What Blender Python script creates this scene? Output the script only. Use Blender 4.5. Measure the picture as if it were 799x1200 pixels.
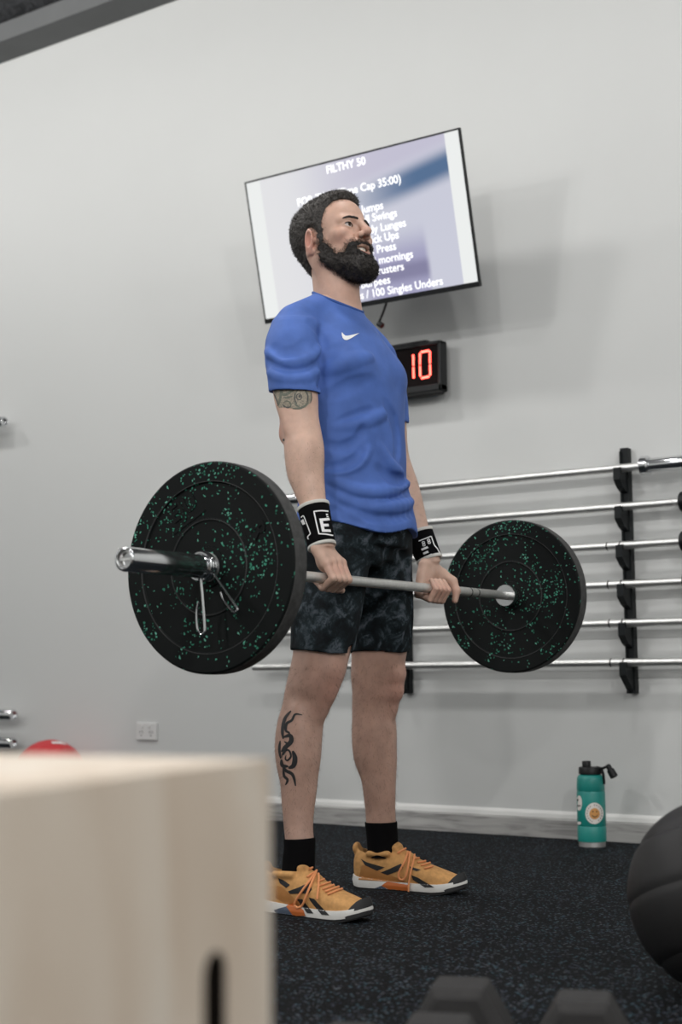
import bpy, bmesh, math, random
import numpy as np
from mathutils import Vector, Matrix
from mathutils.bvhtree import BVHTree
from mathutils.geometry import tessellate_polygon

random.seed(7)
rng = np.random.default_rng(7)
for o in list(bpy.data.objects):
    bpy.data.objects.remove(o, do_unlink=True)
scene = bpy.context.scene
COL = scene.collection

# ------------------------------------------------------------------ camera
FPX, CX, CY = 1643.4, 399.5, 600.0
YAW, PITCH, ROLL, CAMH = 0.5946, 0.1168, -0.0084, 0.5659
fw = np.array([-math.sin(YAW) * math.cos(PITCH), math.cos(YAW) * math.cos(PITCH), math.sin(PITCH)])
rt0 = np.array([math.cos(YAW), math.sin(YAW), 0.0])
up0 = np.cross(rt0, fw)
rt = math.cos(ROLL) * rt0 + math.sin(ROLL) * up0
up = -math.sin(ROLL) * rt0 + math.cos(ROLL) * up0
EYE = np.array([0.0, 0.0, CAMH])
cam = bpy.data.cameras.new('camera')
cam_o = bpy.data.objects.new('camera', cam)
COL.objects.link(cam_o)
cam.sensor_fit = 'VERTICAL'
cam.sensor_height = 36.0
cam.sensor_width = 24.0
cam.lens = FPX / 1200.0 * 36.0
cam.clip_start = 0.05
cam_o.matrix_world = Matrix(((rt[0], up[0], -fw[0], 0), (rt[1], up[1], -fw[1], 0),
                             (rt[2], up[2], -fw[2], CAMH), (0, 0, 0, 1)))
cam.dof.use_dof = True
cam.dof.focus_distance = 3.5
cam.dof.aperture_fstop = 3.0
scene.camera = cam_o

def ray(px, py):
    return fw + rt * (px - CX) / FPX - up * (py - CY) / FPX
def at_y(px, py, y):
    d = ray(px, py); return EYE + d * (y / d[1])
def at_z(px, py, z):
    d = ray(px, py); return EYE + d * ((z - CAMH) / d[2])

# ------------------------------------------------------------------ light
world = bpy.data.worlds.new('world')
scene.world = world
world.use_nodes = True
world.node_tree.nodes['Background'].inputs[0].default_value = (0.75, 0.80, 0.85, 1)
world.node_tree.nodes['Background'].inputs[1].default_value = 0.25
scene.view_settings.view_transform = 'Standard'
scene.view_settings.look = 'None'
scene.view_settings.exposure = 0.30
scene.view_settings.gamma = 1.0
scene.view_settings.use_curve_mapping = False
CEIL = 3.59
def lamp(x, y, power, down=0.0, size=0.2, color=(1.0, 0.985, 0.965), z=CEIL - 0.16):
    # bare lamp (power) inside a reflector that throws the rest downwards (down)
    if power:
        d = bpy.data.lights.new('ceiling_and_fill_lamp', 'POINT')
        d.shadow_soft_size = size / 2; d.energy = power; d.color = color
        o = bpy.data.objects.new('ceiling_and_fill_lamp', d); o.location = (x, y, z); COL.objects.link(o)
    if down:
        d = bpy.data.lights.new('ceiling_and_fill_reflector', 'AREA')
        d.shape = 'DISK'; d.size = size * 1.4; d.energy = down; d.color = color
        o = bpy.data.objects.new('ceiling_and_fill_reflector', d); o.location = (x, y, z - .02); COL.objects.link(o)
for x, y, p, dn in ((-3.3, 3.0, 22, 4), (-1.8, 3.0, 11, 7), (-4.8, 3.0, 30, 0), (-6.4, 3.0, 38, 0), (-0.2, 3.0, 5, 6),
                    (-1.0, -0.6, 78, 18), (-4.4, -0.6, 62, 18), (1.9, -0.6, 150, 0), (-6.4, -2.9, 85, 0), (-1.0, -3.6, 62, 0), (2.4, -3.6, 100, 0),
                    (-3.3, 1.2, 0, 12), (2.7, 1.7, 95, 0), (0.2, 1.2, 0, 5)):  # added unseen fill: overhead light and brighter camera-facing sides
    lamp(x, y, p, dn)

# ------------------------------------------------------------------ materials
def mat(name, col, rough=0.5, metal=0.0, noise=None, bump=None, spec=0.5, sss=0.0, attr=None, emit=None, coat=0.0):
    m = bpy.data.materials.new(name)
    m.use_nodes = True
    nt = m.node_tree; N = nt.nodes; L = nt.links
    b = N['Principled BSDF']
    b.inputs['Base Color'].default_value = (*col, 1)
    b.inputs['Roughness'].default_value = rough
    b.inputs['Metallic'].default_value = metal
    b.inputs['Specular IOR Level'].default_value = spec
    if coat: b.inputs['Coat Weight'].default_value = coat
    if sss:
        b.inputs['Subsurface Weight'].default_value = sss
        b.inputs['Subsurface Radius'].default_value = (0.012, 0.005, 0.003)
        b.inputs['Subsurface Scale'].default_value = 1.0
    tc = N.new('ShaderNodeTexCoord')
    src = None
    if attr:
        a = N.new('ShaderNodeAttribute'); a.attribute_name = attr; src = a.outputs['Color']
        L.new(src, b.inputs['Base Color'])
    if noise:                      # (scale, amount[, detail])
        n = N.new('ShaderNodeTexNoise'); n.inputs['Scale'].default_value = noise[0]
        n.inputs['Detail'].default_value = noise[2] if len(noise) > 2 else 4
        L.new(tc.outputs['Object'], n.inputs['Vector'])
        mr = N.new('ShaderNodeMapRange'); mr.inputs[1].default_value = 0.25; mr.inputs[2].default_value = 0.75
        mr.inputs[3].default_value = 1 - noise[1]; mr.inputs[4].default_value = 1 + noise[1]
        L.new(n.outputs['Fac'], mr.inputs[0])
        mx = N.new('ShaderNodeMix'); mx.data_type = 'RGBA'; mx.blend_type = 'MULTIPLY'; mx.inputs[0].default_value = 1
        if src: L.new(src, mx.inputs[6])
        else: mx.inputs[6].default_value = (*col, 1)
        L.new(mr.outputs[0], mx.inputs[7])
        L.new(mx.outputs[2], b.inputs['Base Color'])
    if bump:                       # (scale, strength, distance)
        n = N.new('ShaderNodeTexNoise'); n.inputs['Scale'].default_value = bump[0]; n.inputs['Detail'].default_value = 5
        L.new(tc.outputs['Object'], n.inputs['Vector'])
        bp = N.new('ShaderNodeBump'); bp.inputs['Strength'].default_value = bump[1]; bp.inputs['Distance'].default_value = bump[2]
        L.new(n.outputs['Fac'], bp.inputs['Height']); L.new(bp.outputs[0], b.inputs['Normal'])
    if emit:
        b.inputs['Emission Color'].default_value = (*emit[0], 1)
        b.inputs['Emission Strength'].default_value = emit[1]
    return m

def ramp(nt, fac, stops):
    r = nt.nodes.new('ShaderNodeValToRGB')
    e = r.color_ramp.elements
    while len(e) < len(stops): e.new(0.5)
    for i, (p, c) in enumerate(stops):
        e[i].position = p; e[i].color = (*c, 1)
    nt.links.new(fac, r.inputs[0])
    return r.outputs[0]

M = {}
M['wall'] = mat('wall_paint', (0.60, 0.61, 0.60), 0.55, noise=(1.2, 0.02), bump=(90, 0.05, 0.001))
M['chrome'] = mat('chrome', (0.72, 0.73, 0.74), 0.14, 1.0, noise=(30, 0.06))
M['steel'] = mat('satin_steel', (0.78, 0.78, 0.765), 0.42, 1.0, noise=(60, 0.06), bump=(900, 0.12, 0.0004))
M['shaft'] = mat('bar_shaft_zinc', (0.66, 0.655, 0.63), 0.46, 0.8, noise=(80, 0.07), bump=(1200, 0.25, 0.0004))
M['black_steel'] = mat('black_powder_coat', (0.006, 0.008, 0.009), 0.5, spec=.25, bump=(300, 0.1, 0.0005))
M['black_plastic'] = mat('black_plastic', (0.006, 0.007, 0.008), 0.42, spec=.3)
M['dark_rubber'] = mat('dark_rubber', (0.030, 0.029, 0.029), 0.66, spec=.3, noise=(40, 0.15), bump=(220, 0.2, 0.001))
M['white_plastic'] = mat('white_plastic', (0.66, 0.66, 0.65), 0.4)
M['dark_slot'] = mat('dark_slot', (0.02, 0.02, 0.02), 0.7)
M['skin'] = mat('skin', (0.5, 0.33, 0.25), 0.50, attr='Col', noise=(55, 0.07), bump=(320, 0.16, 0.0012), sss=0.10)
M['white_print'] = mat('white_print', (0.80, 0.80, 0.80), 0.55)
M['pale_knit'] = mat('pale_knit', (0.62, 0.61, 0.57), 0.85, bump=(900, 0.3, 0.001))
M['black_knit'] = mat('black_knit', (0.0045, 0.0045, 0.005), 0.95, bump=(900, 0.3, 0.001), spec=.08)

def hair_mat(name, c0, c1):
    m = mat(name, c0, 0.6)
    nt = m.node_tree
    tc = nt.nodes.new('ShaderNodeTexCoord'); n = nt.nodes.new('ShaderNodeTexNoise')
    n.inputs['Scale'].default_value = 260; n.inputs['Detail'].default_value = 3
    nt.links.new(tc.outputs['Object'], n.inputs['Vector'])
    nt.links.new(ramp(nt, n.outputs['Fac'], [(0.35, c0), (0.75, c1)]), nt.nodes['Principled BSDF'].inputs['Base Color'])
    return m
M['hair'] = hair_mat('dark_hair', (0.010, 0.009, 0.008), (0.085, 0.074, 0.066))
M['beard'] = hair_mat('dark_beard', (0.006, 0.005, 0.005), (0.050, 0.041, 0.035))

# rubber floor with pale and blue flecks
def floor_mat():
    m = mat('rubber_floor', (0.010, 0.011, 0.013), 0.8, spec=0.10, bump=(260, 0.5, 0.0015))
    nt = m.node_tree; N = nt.nodes; L = nt.links
    tc = N.new('ShaderNodeTexCoord')
    def fleck(scale, thr, keep):
        v = N.new('ShaderNodeTexVoronoi'); v.inputs['Scale'].default_value = scale
        L.new(tc.outputs['Object'], v.inputs['Vector'])
        a = N.new('ShaderNodeMath'); a.operation = 'LESS_THAN'; a.inputs[1].default_value = thr
        L.new(v.outputs['Distance'], a.inputs[0])
        sp = N.new('ShaderNodeSeparateColor'); L.new(v.outputs['Color'], sp.inputs[0])
        b = N.new('ShaderNodeMath'); b.operation = 'GREATER_THAN'; b.inputs[1].default_value = keep
        L.new(sp.outputs[0], b.inputs[0])
        c = N.new('ShaderNodeMath'); c.operation = 'MULTIPLY'
        L.new(a.outputs[0], c.inputs[0]); L.new(b.outputs[0], c.inputs[1])
        return c.outputs[0], sp.outputs[1]
    f1, hue = fleck(130, 0.42, 0.62)
    f2, hue2 = fleck(300, 0.45, 0.55)
    c1 = ramp(nt, hue, [(0.0, (0.045, 0.058, 0.088)), (0.4, (0.066, 0.070, 0.082)), (0.8, (0.04, 0.085, 0.11)), (1.0, (0.10, 0.10, 0.11))])
    m1 = N.new('ShaderNodeMix'); m1.data_type = 'RGBA'; m1.inputs[6].default_value = (0.0022, 0.0028, 0.0034, 1)
    m1.inputs[7].default_value = (0.017, 0.0195, 0.024, 1); L.new(f2, m1.inputs[0])
    m2 = N.new('ShaderNodeMix'); m2.data_type = 'RGBA'; L.new(m1.outputs[2], m2.inputs[6]); L.new(c1, m2.inputs[7]); L.new(f1, m2.inputs[0])
    L.new(m2.outputs[2], N['Principled BSDF'].inputs['Base Color'])
    return m
M['floor'] = floor_mat()

def plate_mat():
    m = mat('crumb_rubber', (0.006, 0.008, 0.008), 0.62, spec=.16, bump=(160, 0.25, 0.001))
    nt = m.node_tree; N = nt.nodes; L = nt.links
    tc = N.new('ShaderNodeTexCoord')
    dn = N.new('ShaderNodeTexNoise'); dn.inputs['Scale'].default_value = 60
    L.new(tc.outputs['Object'], dn.inputs['Vector'])
    mxv = N.new('ShaderNodeMix'); mxv.data_type = 'VECTOR'; mxv.inputs[0].default_value = 0.018
    L.new(tc.outputs['Object'], mxv.inputs[4]); L.new(dn.outputs['Color'], mxv.inputs[5])
    v = N.new('ShaderNodeTexVoronoi'); v.inputs['Scale'].default_value = 150
    L.new(mxv.outputs[1], v.inputs['Vector'])
    a = N.new('ShaderNodeMath'); a.operation = 'LESS_THAN'; a.inputs[1].default_value = 0.36
    L.new(v.outputs['Distance'], a.inputs[0])
    sp = N.new('ShaderNodeSeparateColor'); L.new(v.outputs['Color'], sp.inputs[0])
    n = N.new('ShaderNodeTexNoise'); n.inputs['Scale'].default_value = 11; n.inputs['Detail'].default_value = 2
    L.new(tc.outputs['Object'], n.inputs['Vector'])
    mr = N.new('ShaderNodeMapRange'); mr.inputs[1].default_value = 0.42; mr.inputs[2].default_value = 0.68
    mr.inputs[3].default_value = 0.95; mr.inputs[4].default_value = 0.42
    L.new(n.outputs['Fac'], mr.inputs[0])
    g = N.new('ShaderNodeMath'); g.operation = 'GREATER_THAN'
    L.new(sp.outputs[0], g.inputs[0]); L.new(mr.outputs[0], g.inputs[1])
    c = N.new('ShaderNodeMath'); c.operation = 'MULTIPLY'
    L.new(a.outputs[0], c.inputs[0]); L.new(g.outputs[0], c.inputs[1])
    cc = ramp(nt, sp.outputs[1], [(0.0, (0.02, 0.13, 0.085)), (0.55, (0.045, 0.26, 0.17)), (0.9, (0.14, 0.42, 0.31))])
    mx = N.new('ShaderNodeMix'); mx.data_type = 'RGBA'; mx.inputs[6].default_value = (0.0035, 0.0048, 0.0048, 1)
    L.new(cc, mx.inputs[7]); L.new(c.outputs[0], mx.inputs[0])
    L.new(mx.outputs[2], N['Principled BSDF'].inputs['Base Color'])
    return m
M['plate'] = plate_mat()

def ply_mat():
    m = mat('birch_plywood', (0.62, 0.50, 0.38), 0.6)
    nt = m.node_tree; N = nt.nodes; L = nt.links
    tc = N.new('ShaderNodeTexCoord'); mp = N.new('ShaderNodeMapping')
    mp.inputs['Scale'].default_value = (5, 5, 1.3)
    L.new(tc.outputs['Object'], mp.inputs['Vector'])
    n = N.new('ShaderNodeTexNoise'); n.inputs['Scale'].default_value = 2.2; n.inputs['Detail'].default_value = 6; n.inputs['Distortion'].default_value = 1.2
    L.new(mp.outputs[0], n.inputs['Vector'])
    L.new(ramp(nt, n.outputs['Fac'], [(0.25, (0.60, 0.49, 0.385)), (0.5, (0.69, 0.60, 0.50)), (0.75, (0.73, 0.675, 0.59))]),
          N['Principled BSDF'].inputs['Base Color'])
    return m
M['ply'] = ply_mat()

def skirt_mat():
    m = mat('grey_oak_vinyl', (0.35, 0.35, 0.34), 0.6)
    nt = m.node_tree; N = nt.nodes; L = nt.links
    tc = N.new('ShaderNodeTexCoord'); mp = N.new('ShaderNodeMapping')
    mp.inputs['Scale'].default_value = (1.5, 8, 14)
    L.new(tc.outputs['Object'], mp.inputs['Vector'])
    n = N.new('ShaderNodeTexNoise'); n.inputs['Scale'].default_value = 4; n.inputs['Detail'].default_value = 8; n.inputs['Distortion'].default_value = 0.8
    L.new(mp.outputs[0], n.inputs['Vector'])
    L.new(ramp(nt, n.outputs['Fac'], [(0.3, (0.20, 0.195, 0.19)), (0.5, (0.36, 0.355, 0.345)), (0.75, (0.44, 0.435, 0.42))]),
          N['Principled BSDF'].inputs['Base Color'])
    return m
M['skirt'] = skirt_mat()

# ------------------------------------------------------------------ object helpers
def link(o, parent=None):
    COL.objects.link(o)
    if parent is not None: o.parent = parent
    return o
def tag(o, label=None, cat=None, group=None, kind=None):
    if label: o['label'] = label
    if cat: o['category'] = cat
    if group: o['group'] = group
    if kind: o['kind'] = kind
    return o
def thing(name, label, cat, loc=(0, 0, 0), rot=(0, 0, 0), group=None):
    o = bpy.data.objects.new(name, None)
    o.empty_display_size = 0.05
    o.location = loc; o.rotation_euler = rot
    link(o); return tag(o, label, cat, group)
def np_mesh(name, V, Fq, smooth=True):
    """V (n,3) array, Fq (m,4) or (m,3) int array"""
    V = np.asarray(V, np.float32); Fq = np.asarray(Fq, np.int32)
    me = bpy.data.meshes.new(name)
    k = Fq.shape[1]
    me.vertices.add(len(V)); me.vertices.foreach_set('co', V.ravel())
    me.loops.add(Fq.size); me.loops.foreach_set('vertex_index', Fq.ravel())
    me.polygons.add(len(Fq)); me.polygons.foreach_set('loop_start', np.arange(0, Fq.size, k, dtype=np.int32))
    me.polygons.foreach_set('loop_total', np.full(len(Fq), k, np.int32))
    me.update(calc_edges=True)
    me.polygons.foreach_set('use_smooth', np.full(len(Fq), smooth))
    me.validate()
    return me
def obj(name, me, m, parent=None):
    o = bpy.data.objects.new(name, me)
    if m is not None: me.materials.append(m)
    return link(o, parent)
def bm_obj(name, bm, m, parent=None, smooth=False, angle=None):
    bmesh.ops.recalc_face_normals(bm, faces=bm.faces)
    me = bpy.data.meshes.new(name); bm.to_mesh(me); bm.free()
    if smooth:
        me.polygons.foreach_set('use_smooth', np.full(len(me.polygons), True))
        me.set_sharp_from_angle(angle=angle if angle else math.radians(40))
    return obj(name, me, m, parent)
def box_bm(c, s, bevel=0.0, R=None, bm=None, seg=2):
    b = bm or bmesh.new()
    r = bmesh.ops.create_cube(b, size=1.0)
    vs = r['verts']
    bmesh.ops.scale(b, vec=s, verts=vs)
    if bevel:
        es = list({e for v in vs for e in v.link_edges})
        q = bmesh.ops.bevel(b, geom=es, offset=bevel, segments=seg, affect='EDGES', profile=0.5)
        vs = list({v for f in q['faces'] for v in f.verts} | {v for v in vs if v.is_valid})
    if R is not None: bmesh.ops.transform(b, matrix=R, verts=vs)
    bmesh.ops.translate(b, vec=c, verts=vs)
    return b
def lathe_bm(prof, seg=48, axis='z', bm=None, c=(0, 0, 0), close=False):
    """prof: list of (r, t) ; revolve about axis"""
    b = bm or bmesh.new()
    rings = []
    for r, t in prof:
        ring = []
        if r < 1e-6:
            p = {'z': (0, 0, t), 'y': (0, t, 0), 'x': (t, 0, 0)}[axis]
            ring = [b.verts.new((p[0] + c[0], p[1] + c[1], p[2] + c[2]))]
        else:
            for i in range(seg):
                a = 2 * math.pi * i / seg
                u, v = r * math.cos(a), r * math.sin(a)
                p = {'z': (u, v, t), 'y': (u, t, v), 'x': (t, u, v)}[axis]
                ring.append(b.verts.new((p[0] + c[0], p[1] + c[1], p[2] + c[2])))
        rings.append(ring)
    pairs = list(zip(rings, rings[1:]))
    if close: pairs.append((rings[-1], rings[0]))
    for A, B in pairs:
        for i in range(seg):
            j = (i + 1) % seg
            if len(A) == 1 and len(B) == 1: continue
            if len(A) == 1: b.faces.new((A[0], B[i], B[j]))
            elif len(B) == 1: b.faces.new((A[i], A[j], B[0]))
            else: b.faces.new((A[i], A[j], B[j], B[i]))
    return b
def tube_bm(pts, r, seg=8, bm=None, closed=False):
    b = bm or bmesh.new()
    P = [Vector(p) for p in pts]; n = len(P)
    rr = r if hasattr(r, '__len__') else [r] * n
    prev = None; rings = []
    for i in range(n):
        if closed: t = P[(i + 1) % n] - P[i - 1]
        else: t = P[min(i + 1, n - 1)] - P[max(i - 1, 0)]
        t.normalize()
        if prev is None:
            a = Vector((0, 0, 1)) if abs(t.z) < 0.9 else Vector((1, 0, 0))
            u = t.cross(a).normalized()
        else:
            u = (prev - t * prev.dot(t)).normalized()
        prev = u; v = t.cross(u)
        rings.append([b.verts.new(P[i] + (u * math.cos(2 * math.pi * k / seg) + v * math.sin(2 * math.pi * k / seg)) * rr[i]) for k in range(seg)])
    for i in range(n if closed else n - 1):
        A, B = rings[i], rings[(i + 1) % n]
        for k in range(seg):
            b.faces.new((A[k], A[(k + 1) % seg], B[(k + 1) % seg], B[k]))
    if not closed:
        b.faces.new(rings[0]); b.faces.new(rings[-1])
    return b
def prism_bm(poly, axis, t0, t1, bm=None):
    """extrude 2D polygon; axis 'x': poly=(y,z); 'y': poly=(x,z); 'z': poly=(x,y)"""
    b = bm or bmesh.new()
    f3 = {'x': lambda p, t: (t, p[0], p[1]), 'y': lambda p, t: (p[0], t, p[1]), 'z': lambda p, t: (p[0], p[1], t)}[axis]
    A = [b.verts.new(f3(p, t0)) for p in poly]; B = [b.verts.new(f3(p, t1)) for p in poly]
    n = len(poly)
    b.faces.new(A); b.faces.new(B)
    for i in range(n): b.faces.new((A[i], A[(i + 1) % n], B[(i + 1) % n], B[i]))
    return b
def catmull(pts, n=8, closed=False):
    P = [np.asarray(p, float) for p in pts]; m = len(P); out = []
    rngi = range(m) if closed else range(m - 1)
    for i in rngi:
        p0 = P[i - 1] if (closed or i > 0) else P[0]
        p1 = P[i]; p2 = P[(i + 1) % m]
        p3 = P[(i + 2) % m] if (closed or i + 2 < m) else P[-1]
        for k in range(n):
            t = k / n
            out.append(0.5 * ((2 * p1) + (-p0 + p2) * t + (2 * p0 - 5 * p1 + 4 * p2 - p3) * t * t + (-p0 + 3 * p1 - 3 * p2 + p3) * t ** 3))
    if not closed: out.append(P[-1])
    return out
def text_mesh(txt, size, align='CENTER', extrude=0.0, bold=0.0):
    cu = bpy.data.curves.new('text', 'FONT')
    cu.body = txt; cu.size = size; cu.align_x = align; cu.align_y = 'CENTER'; cu.extrude = extrude; cu.offset = bold
    cu.resolution_u = 3
    o = bpy.data.objects.new('text', cu); COL.objects.link(o)
    bpy.context.view_layer.update()
    dg = bpy.context.evaluated_depsgraph_get()
    me = bpy.data.meshes.new_from_object(o.evaluated_get(dg))
    bpy.data.objects.remove(o, do_unlink=True); bpy.data.curves.remove(cu)
    me.materials.clear()
    return me

# ------------------------------------------------------------------ the room
WALL = 4.56
XL, XR, YF = -8.2, 4.2, -6.0
def struct(name, bm, m, **k):
    return tag(bm_obj(name, bm, m, **k), kind='structure')
struct('floor', box_bm(((XL + XR) / 2, (WALL + YF) / 2, -0.05), (XR - XL + .4, WALL - YF + .4, 0.1)), M['floor'])
struct('wall_back', box_bm(((XL + XR) / 2, WALL + 0.08, 1.9), (XR - XL + .4, 0.16, 3.9)), M['wall'])
struct('wall_left', box_bm((XL - 0.08, (WALL + YF) / 2, 1.9), (0.16, WALL - YF, 3.9)), M['wall'])
struct('wall_right', box_bm((XR + 0.08, (WALL + YF) / 2, 1.9), (0.16, WALL - YF, 3.9)), M['wall'])
struct('wall_front', box_bm(((XL + XR) / 2, YF - 0.08, 1.9), (XR - XL + .4, 0.16, 3.9)), M['wall'])
m_ceil = mat('rough_sprayed_ceiling', (0.055, 0.057, 0.063), 0.9, noise=(9, 0.45, 8), bump=(30, 1.0, 0.03))
struct('ceiling', box_bm(((XL + XR) / 2, (WALL + YF) / 2, CEIL + 0.14), (XR - XL + .4, WALL - YF + .4, 0.1)), m_ceil)
m_trim = mat('grey_soffit_trim', (0.135, 0.14, 0.142), 0.7, noise=(6, 0.08))
struct('trim_1', box_bm(((XL + XR) / 2, WALL - 0.085, CEIL + 0.05), (XR - XL - .02, 0.17, 0.1), 0.002), m_trim)
struct('baseboard_back', prism_bm([(WALL, 0), (WALL - .014, 0), (WALL - .014, .062), (WALL - .009, .068), (WALL, .068)], 'x', XL, XR), M['skirt'])
m_cap = mat('white_cap_strip', (0.74, 0.74, 0.72), 0.5)
struct('trim_2', prism_bm([(WALL, .068), (WALL - .010, .068), (WALL - .008, .082), (WALL - .003, .092), (WALL, .092)], 'x', XL, XR), m_cap)

# ------------------------------------------------------------------ plyo box in front
K = at_z(317, 889, 0.508)
N_ = at_z(0, 927, 0.508)
a_ = math.atan2(N_[1] - K[1], N_[0] - K[0])          # along the visible face, toward the near corner
BL, BW, BH, TH = 0.62, 0.62, 0.508, 0.018
pb = thing('plyo_box', 'pale birch plywood jump box with an oval hand slot', 'plyo box', (K[0], K[1], 0), (0, 0, a_))
def holed_prism(outer, hole, axis, t0, t1):
    b = bmesh.new()
    f3 = {'x': lambda p, t: (t, p[0], p[1]), 'y': lambda p, t: (p[0], t, p[1]), 'z': lambda p, t: (p[0], p[1], t)}[axis]
    allp = list(outer) + list(hole)
    tris = tessellate_polygon([[Vector((p[0], p[1], 0)) for p in outer], [Vector((p[0], p[1], 0)) for p in hole]])
    for t in (t0, t1):
        vs = [b.verts.new(f3(p, t)) for p in allp]
        for tr in tris: b.faces.new([vs[i] for i in tr])
        if t == t0: A = vs
        else: B = vs
    no = len(outer)
    for lo, n in ((0, no), (no, len(hole))):
        for i in range(n):
            j = (i + 1) % n
            b.faces.new((A[lo + i], A[lo + j], B[lo + j], B[lo + i]))
    return b
def stadium(cx, z0, z1, r, n=10):
    pts = []
    for i in range(n + 1):
        t = math.pi * i / n; pts.append((cx + r * math.cos(t), z1 - r + r * math.sin(t)))
    for i in range(n + 1):
        t = math.pi + math.pi * i / n; pts.append((cx + r * math.cos(t), z0 + r + r * math.sin(t)))
    return pts
# local x: along the visible face; local y negative goes away behind it
slot = at_y(248, 1117, K[1] - 0.08)
su = 0.078
hole = stadium(su, 0.255, 0.388, 0.0145)
G = 0.0012
bm_obj('side_panel', holed_prism([(0, G), (BL, G), (BL, BH), (0, BH)], hole, 'y', 0, -TH), M['ply'], pb)
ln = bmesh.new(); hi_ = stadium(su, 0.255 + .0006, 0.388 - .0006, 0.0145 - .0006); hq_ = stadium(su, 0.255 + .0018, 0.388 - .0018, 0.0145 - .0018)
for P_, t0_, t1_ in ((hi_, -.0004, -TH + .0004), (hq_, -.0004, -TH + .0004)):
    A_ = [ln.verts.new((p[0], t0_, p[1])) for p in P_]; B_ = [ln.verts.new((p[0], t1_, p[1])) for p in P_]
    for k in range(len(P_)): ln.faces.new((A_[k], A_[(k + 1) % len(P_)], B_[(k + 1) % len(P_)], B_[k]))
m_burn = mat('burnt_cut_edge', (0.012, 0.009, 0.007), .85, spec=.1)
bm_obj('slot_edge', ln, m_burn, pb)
bm_obj('side_panel', box_bm((BL / 2, -BW + TH / 2, (BH - TH) / 2), (BL, TH, BH - TH - 2 * G), 0.001), M['ply'], pb)
for x in (TH / 2, BL - TH / 2):
    bm_obj('end_panel', box_bm((x, -BW / 2, (BH - TH) / 2), (TH, BW - 2 * TH - 2 * G, BH - TH - 2 * G), 0.001), M['ply'], pb)
bm_obj('top_panel', box_bm((BL / 2, -BW / 2 - TH / 2 - G / 2, BH - TH / 2), (BL, BW - TH - G, TH), 0.002), M['ply'], pb)
bm_obj('bottom_panel', box_bm((BL / 2, -BW / 2, TH / 2 + .002), (BL - 2 * TH - .004, BW - 2 * TH - .004, TH), 0.001), M['ply'], pb)

# ------------------------------------------------------------------ television
TVW, TVH = 0.9742, 0.5504
tvc = np.array([-2.7607, 4.2, 2.1978]); ty, tt, tr = -0.044, 0.2532, -0.0197
n_ = np.array([math.sin(ty) * math.cos(tt), -math.cos(ty) * math.cos(tt), -math.sin(tt)])
r_ = np.array([math.cos(ty), math.sin(ty), 0.0]); u_ = np.cross(n_, r_)
tr_ = math.cos(tr) * r_ + math.sin(tr) * u_; tu_ = -math.sin(tr) * r_ + math.cos(tr) * u_
tv = thing('television', 'wall-mounted flat television showing a white workout list', 'television')
tv.matrix_world = Matrix(((tr_[0], tu_[0], n_[0], tvc[0]), (tr_[1], tu_[1], n_[1], tvc[1]), (tr_[2], tu_[2], n_[2], tvc[2]), (0, 0, 0, 1)))
def tv_uv(px, py):
    d = ray(px, py); t = ((tvc - EYE) @ n_) / (d @ n_); q = EYE + t * d - tvc
    return q @ tr_, q @ tu_
bz = bmesh.new()
fwid = 0.006
box_bm((0, TVH / 2 - fwid / 2, -0.005), (TVW, fwid, 0.013), bm=bz)
box_bm((0, -TVH / 2 + 0.009, -0.005), (TVW, 0.018, 0.015), bm=bz)
for s in (-1, 1): box_bm((s * (TVW / 2 - fwid / 2), 0.006, -0.005), (fwid, TVH - fwid - .018, 0.013), bm=bz)
bm_obj('bezel', bz, M['black_plastic'], tv)
bm_obj('back_shell', box_bm((0, 0, -0.0165), (TVW - .05, TVH - .05, 0.010), 0.003), M['black_plastic'], tv)
bm_obj('electronics_hump', box_bm((0, -0.06, -0.044), (TVW * .62, TVH * .55, 0.05), 0.01), M['black_plastic'], tv)
# screen: emission picture (what the screen shows)
ms = bpy.data.materials.new('lit_screen'); ms.use_nodes = True
nt = ms.node_tree; N = nt.nodes; L = nt.links
N.remove(N['Principled BSDF'])
em = N.new('ShaderNodeEmission'); L.new(em.outputs[0], N['Material Output'].inputs[0])
tc = N.new('ShaderNodeTexCoord'); sx = N.new('ShaderNodeSeparateXYZ'); L.new(tc.outputs['Object'], sx.inputs[0])
def math_n(op, a, b=None, c=None):
    n = N.new('ShaderNodeMath'); n.operation = op
    for i, v in enumerate((a, b, c)):
        if v is None: continue
        if isinstance(v, (int, float)): n.inputs[i].default_value = v
        else: L.new(v, n.inputs[i])
    return n.outputs[0]
def smooth(v, a, b):
    n = N.new('ShaderNodeMapRange'); n.interpolation_type = 'SMOOTHSTEP'
    L.new(v, n.inputs[0]); n.inputs[1].default_value = a; n.inputs[2].default_value = b
    return n.outputs[0]
def mixc(f, a, b):
    n = N.new('ShaderNodeMix'); n.data_type = 'RGBA'
    if isinstance(f, float): n.inputs[0].default_value = f
    else: L.new(f, n.inputs[0])
    for i, v in ((6, a), (7, b)):
        if isinstance(v, tuple): n.inputs[i].default_value = (*v, 1)
        else: L.new(v, n.inputs[i])
    return n.outputs[2]
X, Y = sx.outputs[0], sx.outputs[1]
base = mixc(smooth(X, -0.40, 0.25), (0.78, 0.78, 0.80), (0.60, 0.61, 0.71))
# blue diagonal band running up to the right
dband = math_n('SUBTRACT', Y, math_n('MULTIPLY_ADD', X, 0.17, 0.095))
bw = math_n('MULTIPLY', math_n('SUBTRACT', 1.0, smooth(math_n('ABSOLUTE', dband), 0.012, 0.075)), smooth(X, -0.12, 0.30))
base = mixc(bw, base, (0.10, 0.17, 0.30))
hi = math_n('MULTIPLY', smooth(dband, 0.03, 0.10), smooth(X, -0.3, 0.1))
base = mixc(math_n('MULTIPLY', hi, 0.55), base, (0.52, 0.48, 0.62))
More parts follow.
